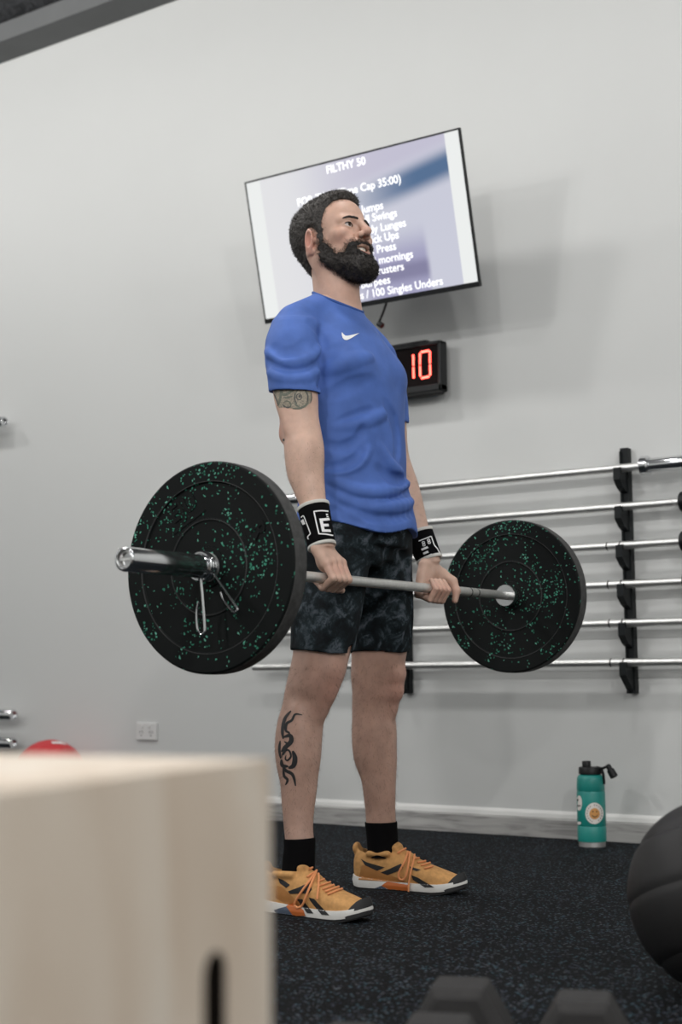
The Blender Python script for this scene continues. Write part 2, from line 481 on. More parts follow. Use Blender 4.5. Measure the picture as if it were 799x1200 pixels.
# violet block low on the right
vb = math_n('MULTIPLY', math_n('MULTIPLY', smooth(X, -0.12, 0.10), math_n('SUBTRACT', 1.0, smooth(X, 0.275, 0.305))),
            math_n('SUBTRACT', 1.0, smooth(Y, -0.14, 0.0)))
base = mixc(math_n('MULTIPLY', vb, 0.85), base, (0.33, 0.32, 0.50))
vb2 = math_n('MULTIPLY', vb, math_n('SUBTRACT', 1.0, smooth(math_n('ABSOLUTE', math_n('ADD', Y, 0.175)), 0.01, 0.05)))
base = mixc(math_n('MULTIPLY', vb2, 0.7), base, (0.19, 0.18, 0.30))
side = math_n('GREATER_THAN', math_n('ABSOLUTE', math_n('ADD', X, -0.005)), 0.418)
base = mixc(side, base, (0.86, 0.88, 0.87))
L.new(base, em.inputs[0]); em.inputs[1].default_value = 0.80
scr = bm_obj('screen', box_bm((0, 0.006, -0.006), (TVW - 2 * fwid - .001, TVH - fwid - .019, 0.012)), ms, tv)
m_tx = mat('white_screen_text', (0.8, 0.8, 0.8), 0.6, emit=((0.96, 0.97, 1.0), 0.62))
LINES = [('FILTHY 50', .083, .247), ('FOR TIME (Time Cap 35:00)', .224, .155), ('50 Box Jumps', .133, .077), ('50 Kettlebell Swings', .187, .040),
         ('50 Body Lunges', .219, -.001), ('50 Kick Ups', .182, -.038), ('50 Push Press', .164, -.076), ('50 Good mornings', .231, -.116),
         ('50 Thrusters', .185, -.153), ('50 Burpees', .119, -.191), ('50 Doubles / 100 Singles Unders', .340, -.230)]
for s, ur, v in LINES:
    me = text_mesh(s, .0405, align='RIGHT', bold=0.0006)
    o = obj('text_line', me, m_tx, scr)
    o.location = (ur, v - .004, 0.0006)
wp = bmesh.new()
box_bm((0, -0.02, -0.078), (0.30, 0.22, 0.012), 0.003, bm=wp)
bm_obj('mount_plate', wp, M['black_steel'], tv)
# arm and wall plate of the bracket, in world axes
inv = tv.matrix_world.inverted()
def in_tv(p): return inv @ Vector(p)
ab = bmesh.new()
bk = tv.matrix_world @ Vector((0, -0.03, -0.08))
tube_bm([in_tv(bk), in_tv((bk.x + .10, (bk.y + WALL) / 2, bk.z)), in_tv((bk.x + .02, WALL - .03, bk.z - .01))], 0.018, 10, bm=ab)
bm_obj('swing_arm', ab, M['black_steel'], tv)
pm = bmesh.new()
box_bm((bk.x + .02, WALL - 0.016, bk.z), (0.16, 0.03, 0.24), 0.004, bm=pm)
bmesh.ops.transform(pm, matrix=inv, verts=pm.verts)
bm_obj('wall_plate', pm, M['black_steel'], tv)
cb = bmesh.new()
p0 = tv.matrix_world @ Vector((tv_uv(449, 361)[0], -TVH / 2 + .005, -.03))
p1 = at_y(443.5, 379, p0.y + 0.02)
tube_bm([in_tv(p0), in_tv((Vector(p0) + Vector(p1)) / 2 + Vector((.002, 0, 0))), in_tv(p1)], 0.0045, 8, bm=cb)
pe = at_y(448, 382, p0.y + 0.02)
tube_bm([in_tv(p1), in_tv(pe)], 0.011, 10, bm=cb)
bm_obj('sensor_lead', cb, M['black_plastic'], tv, smooth=True)

# ------------------------------------------------------------------ interval clock
ckf = 4.47
c_rt = at_y(516, 396, ckf); c_rb = at_y(516, 457, ckf)
cx1, cz1, cz0 = c_rt[0], c_rt[2] - .006, c_rb[2]
cw = 0.44; cx0 = cx1 - cw
ck = thing('interval_clock', 'black wall interval clock with red lit digits reading 10', 'clock', ((cx0 + cx1) / 2, WALL, cz0))
hw, ch = cw / 2, cz1 - cz0
yb = ckf - WALL
fb = bmesh.new()
bwid = 0.016
for (c, s) in (((0, yb + .025, ch - bwid / 2), (cw, .05, bwid)), ((0, yb + .025, bwid / 2 + .006), (cw, .05, bwid + .012)),
               ((-hw + bwid / 2, yb + .025, ch / 2), (bwid, .05, ch)), ((hw - bwid / 2, yb + .025, ch / 2), (bwid, .05, ch))):
    box_bm(c, s, 0.005, bm=fb)
bm_obj('bezel', fb, M['black_plastic'], ck)
m_lens = mat('dark_red_lens', (0.006, 0.003, 0.003), 0.5, spec=.08)
bm_obj('lens', box_bm((0, yb + .012, ch / 2), (cw - bwid, .008, ch - bwid)), m_lens, ck)
bm_obj('back_case', box_bm((-.01, yb + .055, ch / 2), (cw - .03, .03, ch + .006), .006), M['black_plastic'], ck)
bm_obj('top_cover', box_bm((-.03, yb + .032, ch + .004), (cw - .07, .05, .014), .004), M['black_plastic'], ck)
bm_obj('wall_bracket', box_bm((-.02, (yb + .069) / 2, ch / 2), (.12, -(yb + .069), .08)), M['black_steel'], ck)
m_led = mat('red_led', (0.5, 0.02, 0.02), 0.4, emit=((1.0, 0.085, 0.06), 7.0))
dY = ckf + 0.008
def led_seg(pa, pb_, parent):
    A = Vector(at_y(*pa, dY - .0015)); B = Vector(at_y(*pb_, dY - .0015))
    b = bmesh.new(); n = 5
    base = Vector(((cx0 + cx1) / 2, WALL, cz0))
    for i in range(n):
        p = A.lerp(B, i / (n - 1)) - base
        q = bmesh.ops.create_icosphere(b, subdivisions=1, radius=0.0046)
        bmesh.ops.scale(b, vec=(1, .5, 1), verts=q['verts']); bmesh.ops.translate(b, vec=p, verts=q['verts'])
    bm_obj('led_segment', b, m_led, ck, smooth=True)
for a, b in (((484, 417), (484.3, 427.5)), ((484.3, 431.5), (484.6, 442)),
             ((492, 415), (492, 426)), ((492, 430), (492.3, 440)), ((503.6, 412.5), (503.6, 424.5)), ((503.8, 428.5), (504, 438.5)),
             ((494, 412.5), (501.6, 411)), ((494.4, 443), (502, 441.4))):
    led_seg(a, b, ck)

# ------------------------------------------------------------------ wall rack on the right and its bars
BY = 4.49
BZ = [1.269, 1.136, 1.003, 0.870, 0.738, 0.605]
def rack_upright(x, zs, z0, z1, label):
    t = thing('rack_upright', label, 'rack', (x, WALL, z0))
    bm_obj('post', box_bm((0, -.016, (z1 - z0) / 2), (.030, .032, z1 - z0), .002), M['black_steel'], t)
    bm_obj('front_flange', box_bm((-.011, -.036, (z1 - z0) / 2 - .006), (.006, .010, z1 - z0 - .012), .001), M['black_steel'], t)
    for z in zs:
        c = BY - WALL; h = z - z0
        pts = [(-.03, h - .004), (c + .016, h - .004)]
        for k in range(9):
            a = -math.pi * k / 8
            pts.append((c + .0150 * math.cos(a), h - .0005 + .0150 * math.sin(a)))
        pts += [(c - .016, h + .002), (c - .027, h - .002), (c - .028, h - .042), (c + .002, h - .068), (-.03, h - .085 if z > .62 else h - .1)]
        bm_obj('hook', prism_bm(pts, 'x', -.014, .010), M['black_steel'], t)
    return t
rack_upright(-1.878, BZ, .50, 1.345, 'black steel wall rack upright with six hooks above the green bottle')
rack_upright(-2.775, BZ, .50, 1.345, "black steel wall rack upright half hidden behind the man's legs")
def rod_prof(x0, x1, r, ch=.002):
    return [(0, x0), (r - ch, x0), (r, x0 + ch), (r, x1 - ch), (r - ch, x1), (0, x1)]
def wall_bar(z, x0, xc0, xc1, x1, label, r=.0140, collar='chrome', sleeve=.0245, rings=(), y=BY):
    t = thing('barbell', label, 'barbell', (x0, y, z), group=None)
    bm_obj('shaft', lathe_bm(rod_prof(xc0 - x0, xc1 - x0, r), 24, 'x'), M['steel'], t, smooth=True)
    for a, b, s in ((x0, xc0, 0), (xc1, x1, 1)):
        if abs(b - a) < .01: continue
        e = b if s == 0 else a
        c0, c1 = (e - .03 - x0, e - x0) if s == 0 else (e - x0, e + .03 - x0)
        bm_obj('collar', lathe_bm(rod_prof(c0, c1, .034, .004), 32, 'x'), M[collar], t, smooth=True)
        s0, s1 = (a - x0, e - .03 - x0) if s == 0 else (e + .03 - x0, b - x0)
        bm_obj('sleeve', lathe_bm([(0, s0 + .012), (sleeve - .006, s0 + .012), (sleeve - .006, s0), (sleeve - .001, s0), (sleeve, s0 + .002), (sleeve, s1 - .002), (sleeve - .001, s1), (sleeve - .006, s1), (sleeve - .006, s1 - .012), (0, s1 - .012)], 32, 'x'), M['chrome'], t, smooth=True)
    for x in rings:
        bm_obj('knurl_ring', lathe_bm([(r - .0005, x - x0 - .003), (r + .0005, x - x0 - .002), (r + .0005, x - x0 + .002), (r - .0005, x - x0 + .003)], 24, 'x'), M['black_steel'], t)
    return t
RG = (-1.931, -1.884)
wall_bar(BZ[0], -3.46, -3.11, -1.800, -1.43, 'chrome barbell with silver collar on the topmost wall hooks', rings=())
wall_bar(BZ[1], -3.34, -2.975, -1.666, -1.25, 'chrome barbell on the second wall hooks below the silver-collared bar', collar='black_plastic')
wall_bar(BZ[2], -3.34, -2.975, -1.668, -1.25, 'chrome barbell on the third wall hooks from the top', collar='black_plastic', rings=RG)
wall_bar(BZ[3], -3.33, -2.970, -1.662, -1.25, 'chrome barbell on the fourth wall hooks from the top', collar='black_plastic', rings=RG)
wall_bar(BZ[4], -3.42, -3.42, -1.30, -1.30, 'plain chrome bar on the second lowest wall hooks', rings=RG)
wall_bar(BZ[5], -3.466, -3.466, -1.30, -1.30, 'plain chrome bar on the lowest wall hooks', rings=RG)

# bars stored on the rack that stands further along the wall (their ends reach into the picture)
LZ = []
for i, (px, py, lab) in enumerate(((5, 494, 'chrome barbell end high on the wall far from the rack'),
                                   (16, 838, 'chrome barbell end on the wall above the red ball'),
                                   (16, 871, 'lowest chrome barbell end on the wall beside the red ball'))):
    P = at_y(px, py, BY)
    wall_bar(P[2], P[0] - 1.0, P[0] - 1.0, P[0] - .38, P[0], lab)
    LZ.append(P[2])
rack_upright(-5.62, LZ, .16, 1.9, 'black steel wall rack upright holding the far barbell ends')

# ------------------------------------------------------------------ power outlet
P = at_y(173, 857, WALL)
ot = thing('power_outlet', 'white double power outlet plate on the grey wall', 'outlet', (P[0], WALL, P[2] - .037))
bm_obj('face_plate', box_bm((0, -.005, .037), (.116, .010, .074), .003), M['white_plastic'], ot)
for sx_ in (-.028, .028):
    g = bmesh.new()
    for dx, dz, rz in ((-.007, .004, .5), (.007, .004, -.5), (0, -.010, 0)):
        box_bm((sx_ + dx, -.0102, .030 + dz), (.003, .001, .009), R=Matrix.Rotation(rz, 4, 'Y'), bm=g)
    bm_obj('socket', g, M['dark_slot'], ot)
    bm_obj('rocker_switch', box_bm((sx_ * .75, -.0115, .058), (.010, .005, .013), .0015), M['white_plastic'], ot)

# ------------------------------------------------------------------ red wall ball beside the wall
rb_r = 0.153
P = at_y(59, 868, 4.385)
m_red = mat('red_vinyl', (0.55, 0.028, 0.035), 0.45, noise=(30, .08), bump=(180, .15, .001))
m_wh = mat('white_vinyl', (0.75, 0.73, 0.71), 0.5)
def gore_ball(t, r, n, m, axis_R, rings=14, seam=.0022, special=None):
    for g in range(n):
        b = bmesh.new(); rows = []
        W = 10
        for i in range(rings + 1):
            th = math.pi * i / rings
            row = []
            for k in range(W + 1):
                f = k / W
                ph = 2 * math.pi * (g + f) / n
                e = min(f, 1 - f) * 2 * math.pi / n * r * max(math.sin(th), .02)      # metres from the seam
                d = seam * math.exp(-(e / (.010)) ** 2)
                rr = r - d
                row.append(b.verts.new(axis_R @ Vector((rr * math.sin(th) * math.cos(ph), rr * math.sin(th) * math.sin(ph), rr * math.cos(th))) + Vector((0, 0, r))))
            rows.append(row)
        for A, B in zip(rows, rows[1:]):
            for k in range(W): b.faces.new((A[k], A[k + 1], B[k + 1], B[k]))
        bmesh.ops.remove_doubles(b, verts=b.verts, dist=1e-5)
        bm_obj('panel', b, (special or {}).get(g, m), t, smooth=True, angle=math.radians(80))
rbt = thing('wall_ball', 'red vinyl wall ball with white panel on floor by the wall', 'ball', (P[0], 4.385, 0))
gore_ball(rbt, rb_r, 8, m_red, Matrix.Rotation(.5, 3, 'Z') @ Matrix.Rotation(.35, 3, 'Y'))

# ------------------------------------------------------------------ black medicine ball
mb_r = 0.172
d = ray(850, 1050); t_ = (mb_r - CAMH) / d[2]; Pm = EYE + d * t_
m_mb = mat('black_leatherette', (0.015, 0.0145, 0.015), 0.55, spec=.35, noise=(60, .12), bump=(380, .3, .0008))
mbt = thing('medicine_ball', 'large black stitched medicine ball on the rubber floor', 'ball', (Pm[0], Pm[1], 0))
def band_ball(t, r, R, cuts, m, seam=.0030):
    lim = [0.0] + [math.acos(c) for c in cuts] + [math.pi]
    for a, b_ in zip(lim, lim[1:]):
        b = bmesh.new(); rows = []; NR = 14
        for i in range(NR + 1):
            th = a + (b_ - a) * i / NR
            e = min(th - a if a > 0 else 9, b_ - th if b_ < math.pi else 9) * r
            rr = r - seam * math.exp(-(e / .007) ** 2)
            n = 1 if math.sin(th) < 1e-6 else 64
            rows.append([b.verts.new(R @ Vector((rr * math.sin(th) * math.cos(2 * math.pi * k / 64), rr * math.sin(th) * math.sin(2 * math.pi * k / 64), rr * math.cos(th))) + Vector((0, 0, r))) for k in range(n)])
        for A, B in zip(rows, rows[1:]):
            for k in range(64):
                q = [A[k % len(A)], A[(k + 1) % len(A)], B[(k + 1) % len(B)], B[k % len(B)]]
                q = [v for n_i, v in enumerate(q) if v not in q[:n_i]]
                b.faces.new(q)
        bm_obj('panel', b, m, t, smooth=True, angle=math.radians(80))
ax = Vector((0, 0, 1)) + Vector((fw[0], fw[1], 0)) * .42 - Vector(rt) * .10
band_ball(mbt, mb_r, ax.to_track_quat('Z', 'Y').to_matrix(), (.62, .03, -.60), m_mb)

# ------------------------------------------------------------------ hex dumbbells in front
m_num = mat('white_number', (0.7, 0.7, 0.7), 0.6)
def hexpts(af, c=(0, 0)):
    R = af / math.sqrt(3)
    return [(c[0] + R * math.cos(math.pi / 6 + math.pi / 3 * k + math.pi / 6), c[1] + R * math.sin(math.pi / 6 + math.pi / 3 * k + math.pi / 6)) for k in range(6)]
def dumbbell(px, ptop, depth_z, label, ang, af=.118, hl=.085, number=None):
    # head nearest the lens has its top flat at pixel (px, ptop) and height af
    d = ray(px, ptop); t = (af - CAMH) / d[2]; Q = EYE + d * t
    T = thing('hex_dumbbell', label, 'dumbbell', (Q[0], Q[1], 0), (0, 0, ang))
    for x0 in (-hl / 2, hl / 2 + .125):
        b = bmesh.new()
        secs = [(x0, .80), (x0 + .014, 1.0), (x0 + hl - .014, 1.0), (x0 + hl, .80)]
        rings = []
        for x, s in secs:
            rings.append([b.verts.new((x, p[0], p[1] + af / 2)) for p in hexpts(af * s)])
        b.faces.new(rings[0]); b.faces.new(rings[-1])
        for A, B in zip(rings, rings[1:]):
            for k in range(6): b.faces.new((A[k], A[(k + 1) % 6], B[(k + 1) % 6], B[k]))
        bmesh.ops.bevel(b, geom=list(b.edges), offset=.003, segments=1, affect='EDGES')
        bm_obj('head', b, M['dark_rubber'], T)
    bm_obj('handle', lathe_bm([(0, hl / 2 - .005), (.013, hl / 2 - .005), (.0155, hl / 2 + .045), (.0165, hl / 2 + .0625), (.0155, hl / 2 + .08), (.013, hl / 2 + .13), (0, hl / 2 + .13)], 20, 'x', c=(0, 0, af / 2)), M['chrome'], T, smooth=True)
    return T
DB = math.radians(-68)
dumbbell(540, 1150, 0, 'black rubber hex dumbbell between the two other dumbbells', DB, af=.128, hl=.1)
dumbbell(684, 1166, 0, 'black rubber hex dumbbell nearest the medicine ball', DB, af=.122, hl=.1)
dumbbell(410, 1203, 0, 'black rubber hex dumbbell nearest the plywood box', DB, af=.100, hl=.085)

# ------------------------------------------------------------------ water bottle
Bp = at_z(694, 992, 0)
bt = thing('water_bottle', 'teal steel water bottle with smiley sticker and black lid', 'bottle', (Bp[0], Bp[1], 0), (0, 0, 0.6))
m_teal = mat('teal_powder_coat', (0.012, 0.235, 0.205), 0.38, noise=(300, .05), bump=(500, .08, .0004))
R0 = .0478; ZS = 1.075
prof = [(0, .017), (R0 - .001, .017), (R0 - .0005, .022), (R0 - .0005, .060), (R0 - .0025, .0635), (R0 - .0005, .067), (R0 - .001, .165), (R0 - .0028, .169), (R0 - .0012, .173),
        (R0 - .003, .206), (R0 - .006, .214), (R0 - .012, .2185), (.030, .220), (0, .220)]
prof = [(r, z * ZS) for r, z in prof]
bottle_body = bm_obj('body', lathe_bm(prof, 64), m_teal, bt, smooth=True)
bm_obj('steel_base', lathe_bm([(0, 0), (R0 - .006, 0), (R0 - .004, .002), (R0 - .004, .0185), (0, .0185)], 64), M['steel'], bt, smooth=True)
bm_obj('lid', lathe_bm([(r, z * ZS) for r, z in [(.033, .2195), (.0385, .221), (.0385, .239), (.036, .242), (0, .243)]], 48), M['black_plastic'], bt, smooth=True)
sd = Vector((math.cos(.2), math.sin(.2), 0))
bm_obj('spout', lathe_bm([(r, z * ZS) for r, z in [(.0145, .242), (.0145, .259), (.013, .261), (0, .261)]], 32, c=(-.014, -.012, 0)), M['black_plastic'], bt, smooth=True)
inv_b = Matrix.Translation((Bp[0], Bp[1], 0)) @ Matrix.Rotation(.6, 4, 'Z'); inv_b = inv_b.inverted()
def lb(px, py, dy=0.0): return inv_b @ Vector(at_y(px, py, Bp[1] + dy))
sb = bmesh.new()
tube_bm([lb(699, 899), lb(703, 900.5), lb(707, 900), lb(712, 898)], .0045, 8, bm=sb)
tube_bm([lb(705, 901), lb(707, 908), lb(708, 919)], .0045, 8, bm=sb)
bm_obj('strap', sb, M['black_plastic'], bt, smooth=True)
cpb = bmesh.new()
A, B = lb(711.5, 896), lb(720, 911)
tube_bm([A, A.lerp(B, .06), A.lerp(B, .35), A.lerp(B, .42), A.lerp(B, .95), B], [.005, .009, .009, .0125, .0135, .010], 16, bm=cpb)
bm_obj('screw_cap', cpb, M['black_plastic'], bt, smooth=True)

# ------------------------------------------------------------------ the barbell that is held
BX, BYC, BZC, TW = -1.903, 3.0275, 0.7985, -0.0129
bar = thing('barbell', 'loaded barbell held by the man with green-flecked plates', 'barbell', (BX, BYC, BZC), (0, 0, -TW))
bar['label'] = 'steel barbell gripped by the man with a plate on each sleeve'
SR = .0125
bm_obj('shaft', lathe_bm(rod_prof(-.66, .66, SR), 32, 'y'), M['shaft'], bar, smooth=True)
for s in (-1, 1):
    bm_obj('collar', lathe_bm([(0, s * .655), (.031, s * .655), (.033, s * .658), (.033, s * .682), (.031, s * .685), (0, s * .685)], 40, 'y'), M['chrome'], bar, smooth=True)
    bm_obj('sleeve', lathe_bm([(0, s * .684), (.0248, s * .684), (.0248, s * .990), (.0235, s * .9945), (.0215, s * .996), (.0195, s * .996), (.0185, s * .994), (.0185, s * .984), (0, s * .984)], 48, 'y'), M['chrome'], bar, smooth=True)
    e = bmesh.new()
    lathe_bm([(.0165, s * .985), (.0165, s * .990), (.0145, s * .990), (.0145, s * .985)], 32, 'y', bm=e)
    box_bm((0, s * .987, 0), (.027, .006, .005), bm=e)
    bm_obj('end_cap', e, M['steel'], bar)
    for y in (.432, .474):
        bm_obj('knurl_ring', lathe_bm([(SR - .0005, s * y - .0025), (SR + .0005, s * y - .0018), (SR + .0005, s * y + .0018), (SR - .0005, s * y + .0025)], 24, 'y'), M['black_steel'], bar)
PT = .0489
def plate_profile():
    half = [(.0255, -.0225), (.043, -.0225), (.044, -.0195), (.0980, -.0195), (.0995, -.0208), (.1045, -.0208), (.106, -.0195), (.180, -.0195), (.1845, -.0243), (.2215, -.0245), (.2245, -.0225), (.2250, -.020)]
    pr = half + [(r, -t) for r, t in reversed(half)]
    return pr
m_tread = mat('dusty_lit_tread_rubber', (0.055, 0.055, 0.054), .7, noise=(70, .35), spec=.3)  # rim rubber greyed for dust and for overhead light, both in the colour
m_ridge = mat('highlight_ridge_rubber', (0.035, 0.036, 0.036), .5, noise=(14, .6, 3), spec=.4)  # paler ridge rings paint the highlight arcs on the plate faces
def plate(sgn, label):
    c = sgn * (.6855 + PT / 2)
    w = bar.matrix_world
    t = thing('bumper_plate', label, 'weight plate', group=None)
    loc = Matrix.Translation((BX, BYC, BZC)) @ Matrix.Rotation(-TW, 4, 'Z') @ Vector((0, c, 0))
    t.location = loc; t.rotation_euler = (0, 0, -TW)
    bm_obj('disc', lathe_bm(plate_profile(), 128, 'y', close=True), M['plate'], t, smooth=True, angle=math.radians(30))
    bm_obj('hub_ring', lathe_bm([(.0256, -.0228), (.031, -.0232), (.031, .0232), (.0256, .0228)], 40, 'y', close=True), M['steel'], t, smooth=True)
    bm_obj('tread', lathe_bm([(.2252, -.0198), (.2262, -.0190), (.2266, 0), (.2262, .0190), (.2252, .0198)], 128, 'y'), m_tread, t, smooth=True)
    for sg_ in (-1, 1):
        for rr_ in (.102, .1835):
            bm_obj('ring_highlight', lathe_bm([(rr_ - .0013, sg_ * .0205), (rr_ - .0006, sg_ * (.0222 if rr_ < .15 else .0246)), (rr_ + .0006, sg_ * (.0222 if rr_ < .15 else .0246)), (rr_ + .0013, sg_ * .0205)], 96, 'y'), m_ridge, t, smooth=True)
    # raised lettering and rib on the outer face
    m_rub = M['dark_rubber'] if False else M['plate']
    for ang, txt in ((math.radians(118), 'EJU'), (math.radians(28), 'R')):
        me = text_mesh(txt, .052, extrude=.0012, bold=.0012)
        o = obj('raised_lettering', me, m_rub, t)
        R = Matrix.Rotation(ang - math.pi / 2, 4, 'Y').inverted() if sgn < 0 else Matrix.Rotation(ang - math.pi / 2, 4, 'Y')
        o.matrix_local = Matrix.Rotation(-(ang - math.pi / 2), 4, 'Y') @ Matrix.Translation((0, sgn * .0205, .148)) @ Matrix.Rotation(math.pi / 2, 4, 'X') if sgn < 0 else \
            Matrix.Rotation(-(ang - math.pi / 2), 4, 'Y') @ Matrix.Translation((0, sgn * .0205, .148)) @ Matrix.Rotation(math.pi, 4, 'Z') @ Matrix.Rotation(math.pi / 2, 4, 'X')
        rb_ = box_bm((0, sgn * .0200, .113), (.10 if txt != 'R' else .03, .0022, .006), .0008)
        bmesh.ops.transform(rb_, matrix=Matrix.Rotation(-(ang - math.pi / 2), 4, 'Y'), verts=rb_.verts)
        bm_obj('raised_rib', rb_, m_rub, t)
    return t
plate(-1, 'black bumper plate with green flecks beside the spring clip')
plate(1, "black bumper plate with green flecks past the man's far hand")
# spring clip on the near sleeve
cl = thing('spring_clip', 'chrome wire spring clip on the bare barbell sleeve', 'clip', (BX, BYC, BZC), (0, 0, -TW))
iv = (Matrix.Translation((BX, BYC, BZC)) @ Matrix.Rotation(-TW, 4, 'Z')).inverted()
s_in = -(.6855 + PT + .006)
cyl = []
for k in range(0, 121):
    a = 2 * math.pi * k / 40 - math.pi / 2
    cyl.append((.0285 * math.cos(a), s_in - .021 * k / 120, .0285 * math.sin(a)))
bm_obj('coil', tube_bm(cyl, .0036, 8), M['chrome'], cl, smooth=True)
yw = BYC + s_in - .004
def handle(pxs, yo):
    P3 = [iv @ Vector(at_y(x, y, yw + yo)) for x, y in pxs]
    return tube_bm([Vector(p) for p in catmull(P3, 6)], .0027, 8)
bm_obj('handle', handle([(241, 672), (236, 678.5), (237.5, 700), (240, 736), (238.5, 742), (235, 743), (231.5, 735), (230.8, 717), (233.5, 705)], -.020), M['chrome'], cl, smooth=True)
bm_obj('handle', handle([(249, 672), (252, 675), (263, 691), (277, 711), (277.5, 716), (273.5, 717), (263.5, 705.5), (259, 694)], -.002), M['chrome'], cl, smooth=True)

# ------------------------------------------------------------------ signed-distance sculpting
class Grid:
    def __init__(s, lo, hi, h):
        s.lo = np.array(lo, float); s.h = h
        s.n = np.ceil((np.array(hi) - s.lo) / h).astype(int) + 1
        s.ax = [(s.lo[i] + h * np.arange(s.n[i])).astype(np.float32) for i in range(3)]
        s.F = np.full(tuple(s.n), 0.3, np.float32)
    def sub(s, lo, hi):
        a = np.clip(np.floor((np.array(lo) - s.lo) / s.h).astype(int), 0, s.n)
        b = np.clip(np.ceil((np.array(hi) - s.lo) / s.h).astype(int) + 1, 0, s.n)
        if np.any(b <= a): return None
        sl = tuple(slice(a[i], b[i]) for i in range(3))
        return sl, s.ax[0][sl[0]][:, None, None], s.ax[1][sl[1]][None, :, None], s.ax[2][sl[2]][None, None, :]
    def add(s, d, sl, k, mode='u'):
        F = s.F[sl]
        if mode == 'u':
            h = np.clip(.5 + .5 * (F - d) / k, 0, 1); s.F[sl] = F * (1 - h) + d * h - k * h * (1 - h)
        else:                                  # smooth subtraction
            nd = -d
            h = np.clip(.5 - .5 * (F - nd) / k, 0, 1); s.F[sl] = F * (1 - h) + nd * h + k * h * (1 - h)
    def cap(s, a, b, ra, rb, k=.01, mode='u'):
        a = np.array(a, float); b = np.array(b, float); m = max(ra, rb) + k + 4 * s.h + .01
        q = s.sub(np.minimum(a, b) - m, np.maximum(a, b) + m)
        if q is None: return
        sl, x, y, z = q; d = b - a; L2 = float(d @ d) + 1e-12
        t = np.clip(((x - a[0]) * d[0] + (y - a[1]) * d[1] + (z - a[2]) * d[2]) / L2, 0, 1)
        dist = np.sqrt((x - a[0] - t * d[0]) ** 2 + (y - a[1] - t * d[1]) ** 2 + (z - a[2] - t * d[2]) ** 2) - (ra + (rb - ra) * t)
        s.add(dist, sl, k, mode)
    def chain(s, pts, rads, k=.006, mode='u'):
        for i in range(len(pts) - 1): s.cap(pts[i], pts[i + 1], rads[i], rads[i + 1], k, mode)
    def ell(s, c, r, k=.01, R=None, mode='u'):
        c = np.array(c, float); r = np.array(r, float); m = max(r) + k + 4 * s.h + .01
        q = s.sub(c - m, c + m)
        if q is None: return
        sl, x, y, z = q; x = x - c[0]; y = y - c[1]; z = z - c[2]
        if R is not None:
            R = np.array(R)
            x, y, z = (R[0, 0] * x + R[1, 0] * y + R[2, 0] * z, R[0, 1] * x + R[1, 1] * y + R[2, 1] * z, R[0, 2] * x + R[1, 2] * y + R[2, 2] * z)
        k0 = np.sqrt((x / r[0]) ** 2 + (y / r[1]) ** 2 + (z / r[2]) ** 2)
        k1 = np.sqrt((x / r[0] ** 2) ** 2 + (y / r[1] ** 2) ** 2 + (z / r[2] ** 2) ** 2) + 1e-9
        s.add(np.where(k0 < 1e-3, -min(r), k0 * (k0 - 1) / k1), sl, k, mode)
    def zloft(s, sec, k=.02, axis=2, mode='u', pw=2.0):
        """sec rows: (t, c1, c2, r1, r2) along an axis; cross-axes in order of the remaining axes"""
        S = np.array(sec, float); S = S[np.argsort(S[:, 0])]
        t0, t1 = S[0, 0], S[-1, 0]; m = k + 4 * s.h + .02
        oth = [i for i in range(3) if i != axis]
        lo = np.zeros(3); hi = np.zeros(3); lo[axis] = t0 - m; hi[axis] = t1 + m
        for j, i in enumerate(oth):
            lo[i] = (S[:, 1 + j] - S[:, 3 + j]).min() - m; hi[i] = (S[:, 1 + j] + S[:, 3 + j]).max() + m
        q = s.sub(lo, hi)
        if q is None: return
        sl = q[0]; C = [q[1], q[2], q[3]]
        t = C[axis]; tcl = np.clip(t, t0, t1)
        P = [hermite(S[:, 0], S[:, j], tcl) for j in range(1, 5)]
        u = (C[oth[0]] - P[0]) / P[2]; v = (C[oth[1]] - P[1]) / P[3]
        if pw == 2.0:
            k0 = np.sqrt(u * u + v * v)
        else:
            k0 = (np.abs(u) ** pw + np.abs(v) ** pw) ** (1 / pw)
        k1 = np.sqrt((u / P[2]) ** 2 + (v / P[3]) ** 2) + 1e-9
        rr = np.sqrt(u * u + v * v)
        d = np.where(k0 < 1e-3, -np.minimum(P[2], P[3]), rr * (k0 - 1) / k1)
        dz = np.abs(t - (t0 + t1) / 2) - (t1 - t0) / 2
        d = np.where(dz > 0, np.sqrt(np.maximum(d, 0) ** 2 + dz * dz), np.maximum(d, dz) if mode == 'c' else d)
        s.add(d.astype(np.float32), sl, k, 'u' if mode == 'c' else mode)
    def sample(s, P):
        I = np.clip(np.round((np.asarray(P) - s.lo) / s.h).astype(int), 0, s.n - 1)
        return s.F[I[:, 0], I[:, 1], I[:, 2]]
    def mesh(s):
        return surface_nets(s.F, s.lo, s.h)
def hermite(T, V, t):
    n = len(T); D = np.gradient(V, T) if n > 2 else np.full(n, (V[-1] - V[0]) / (T[-1] - T[0]))
    i = np.clip(np.searchsorted(T, t, side='right') - 1, 0, n - 2)
    h = T[i + 1] - T[i]; u = (t - T[i]) / h
    return ((2 * u ** 3 - 3 * u ** 2 + 1) * V[i] + (u ** 3 - 2 * u ** 2 + u) * h * D[i] + (-2 * u ** 3 + 3 * u ** 2) * V[i + 1] + (u ** 3 - u ** 2) * h * D[i + 1])
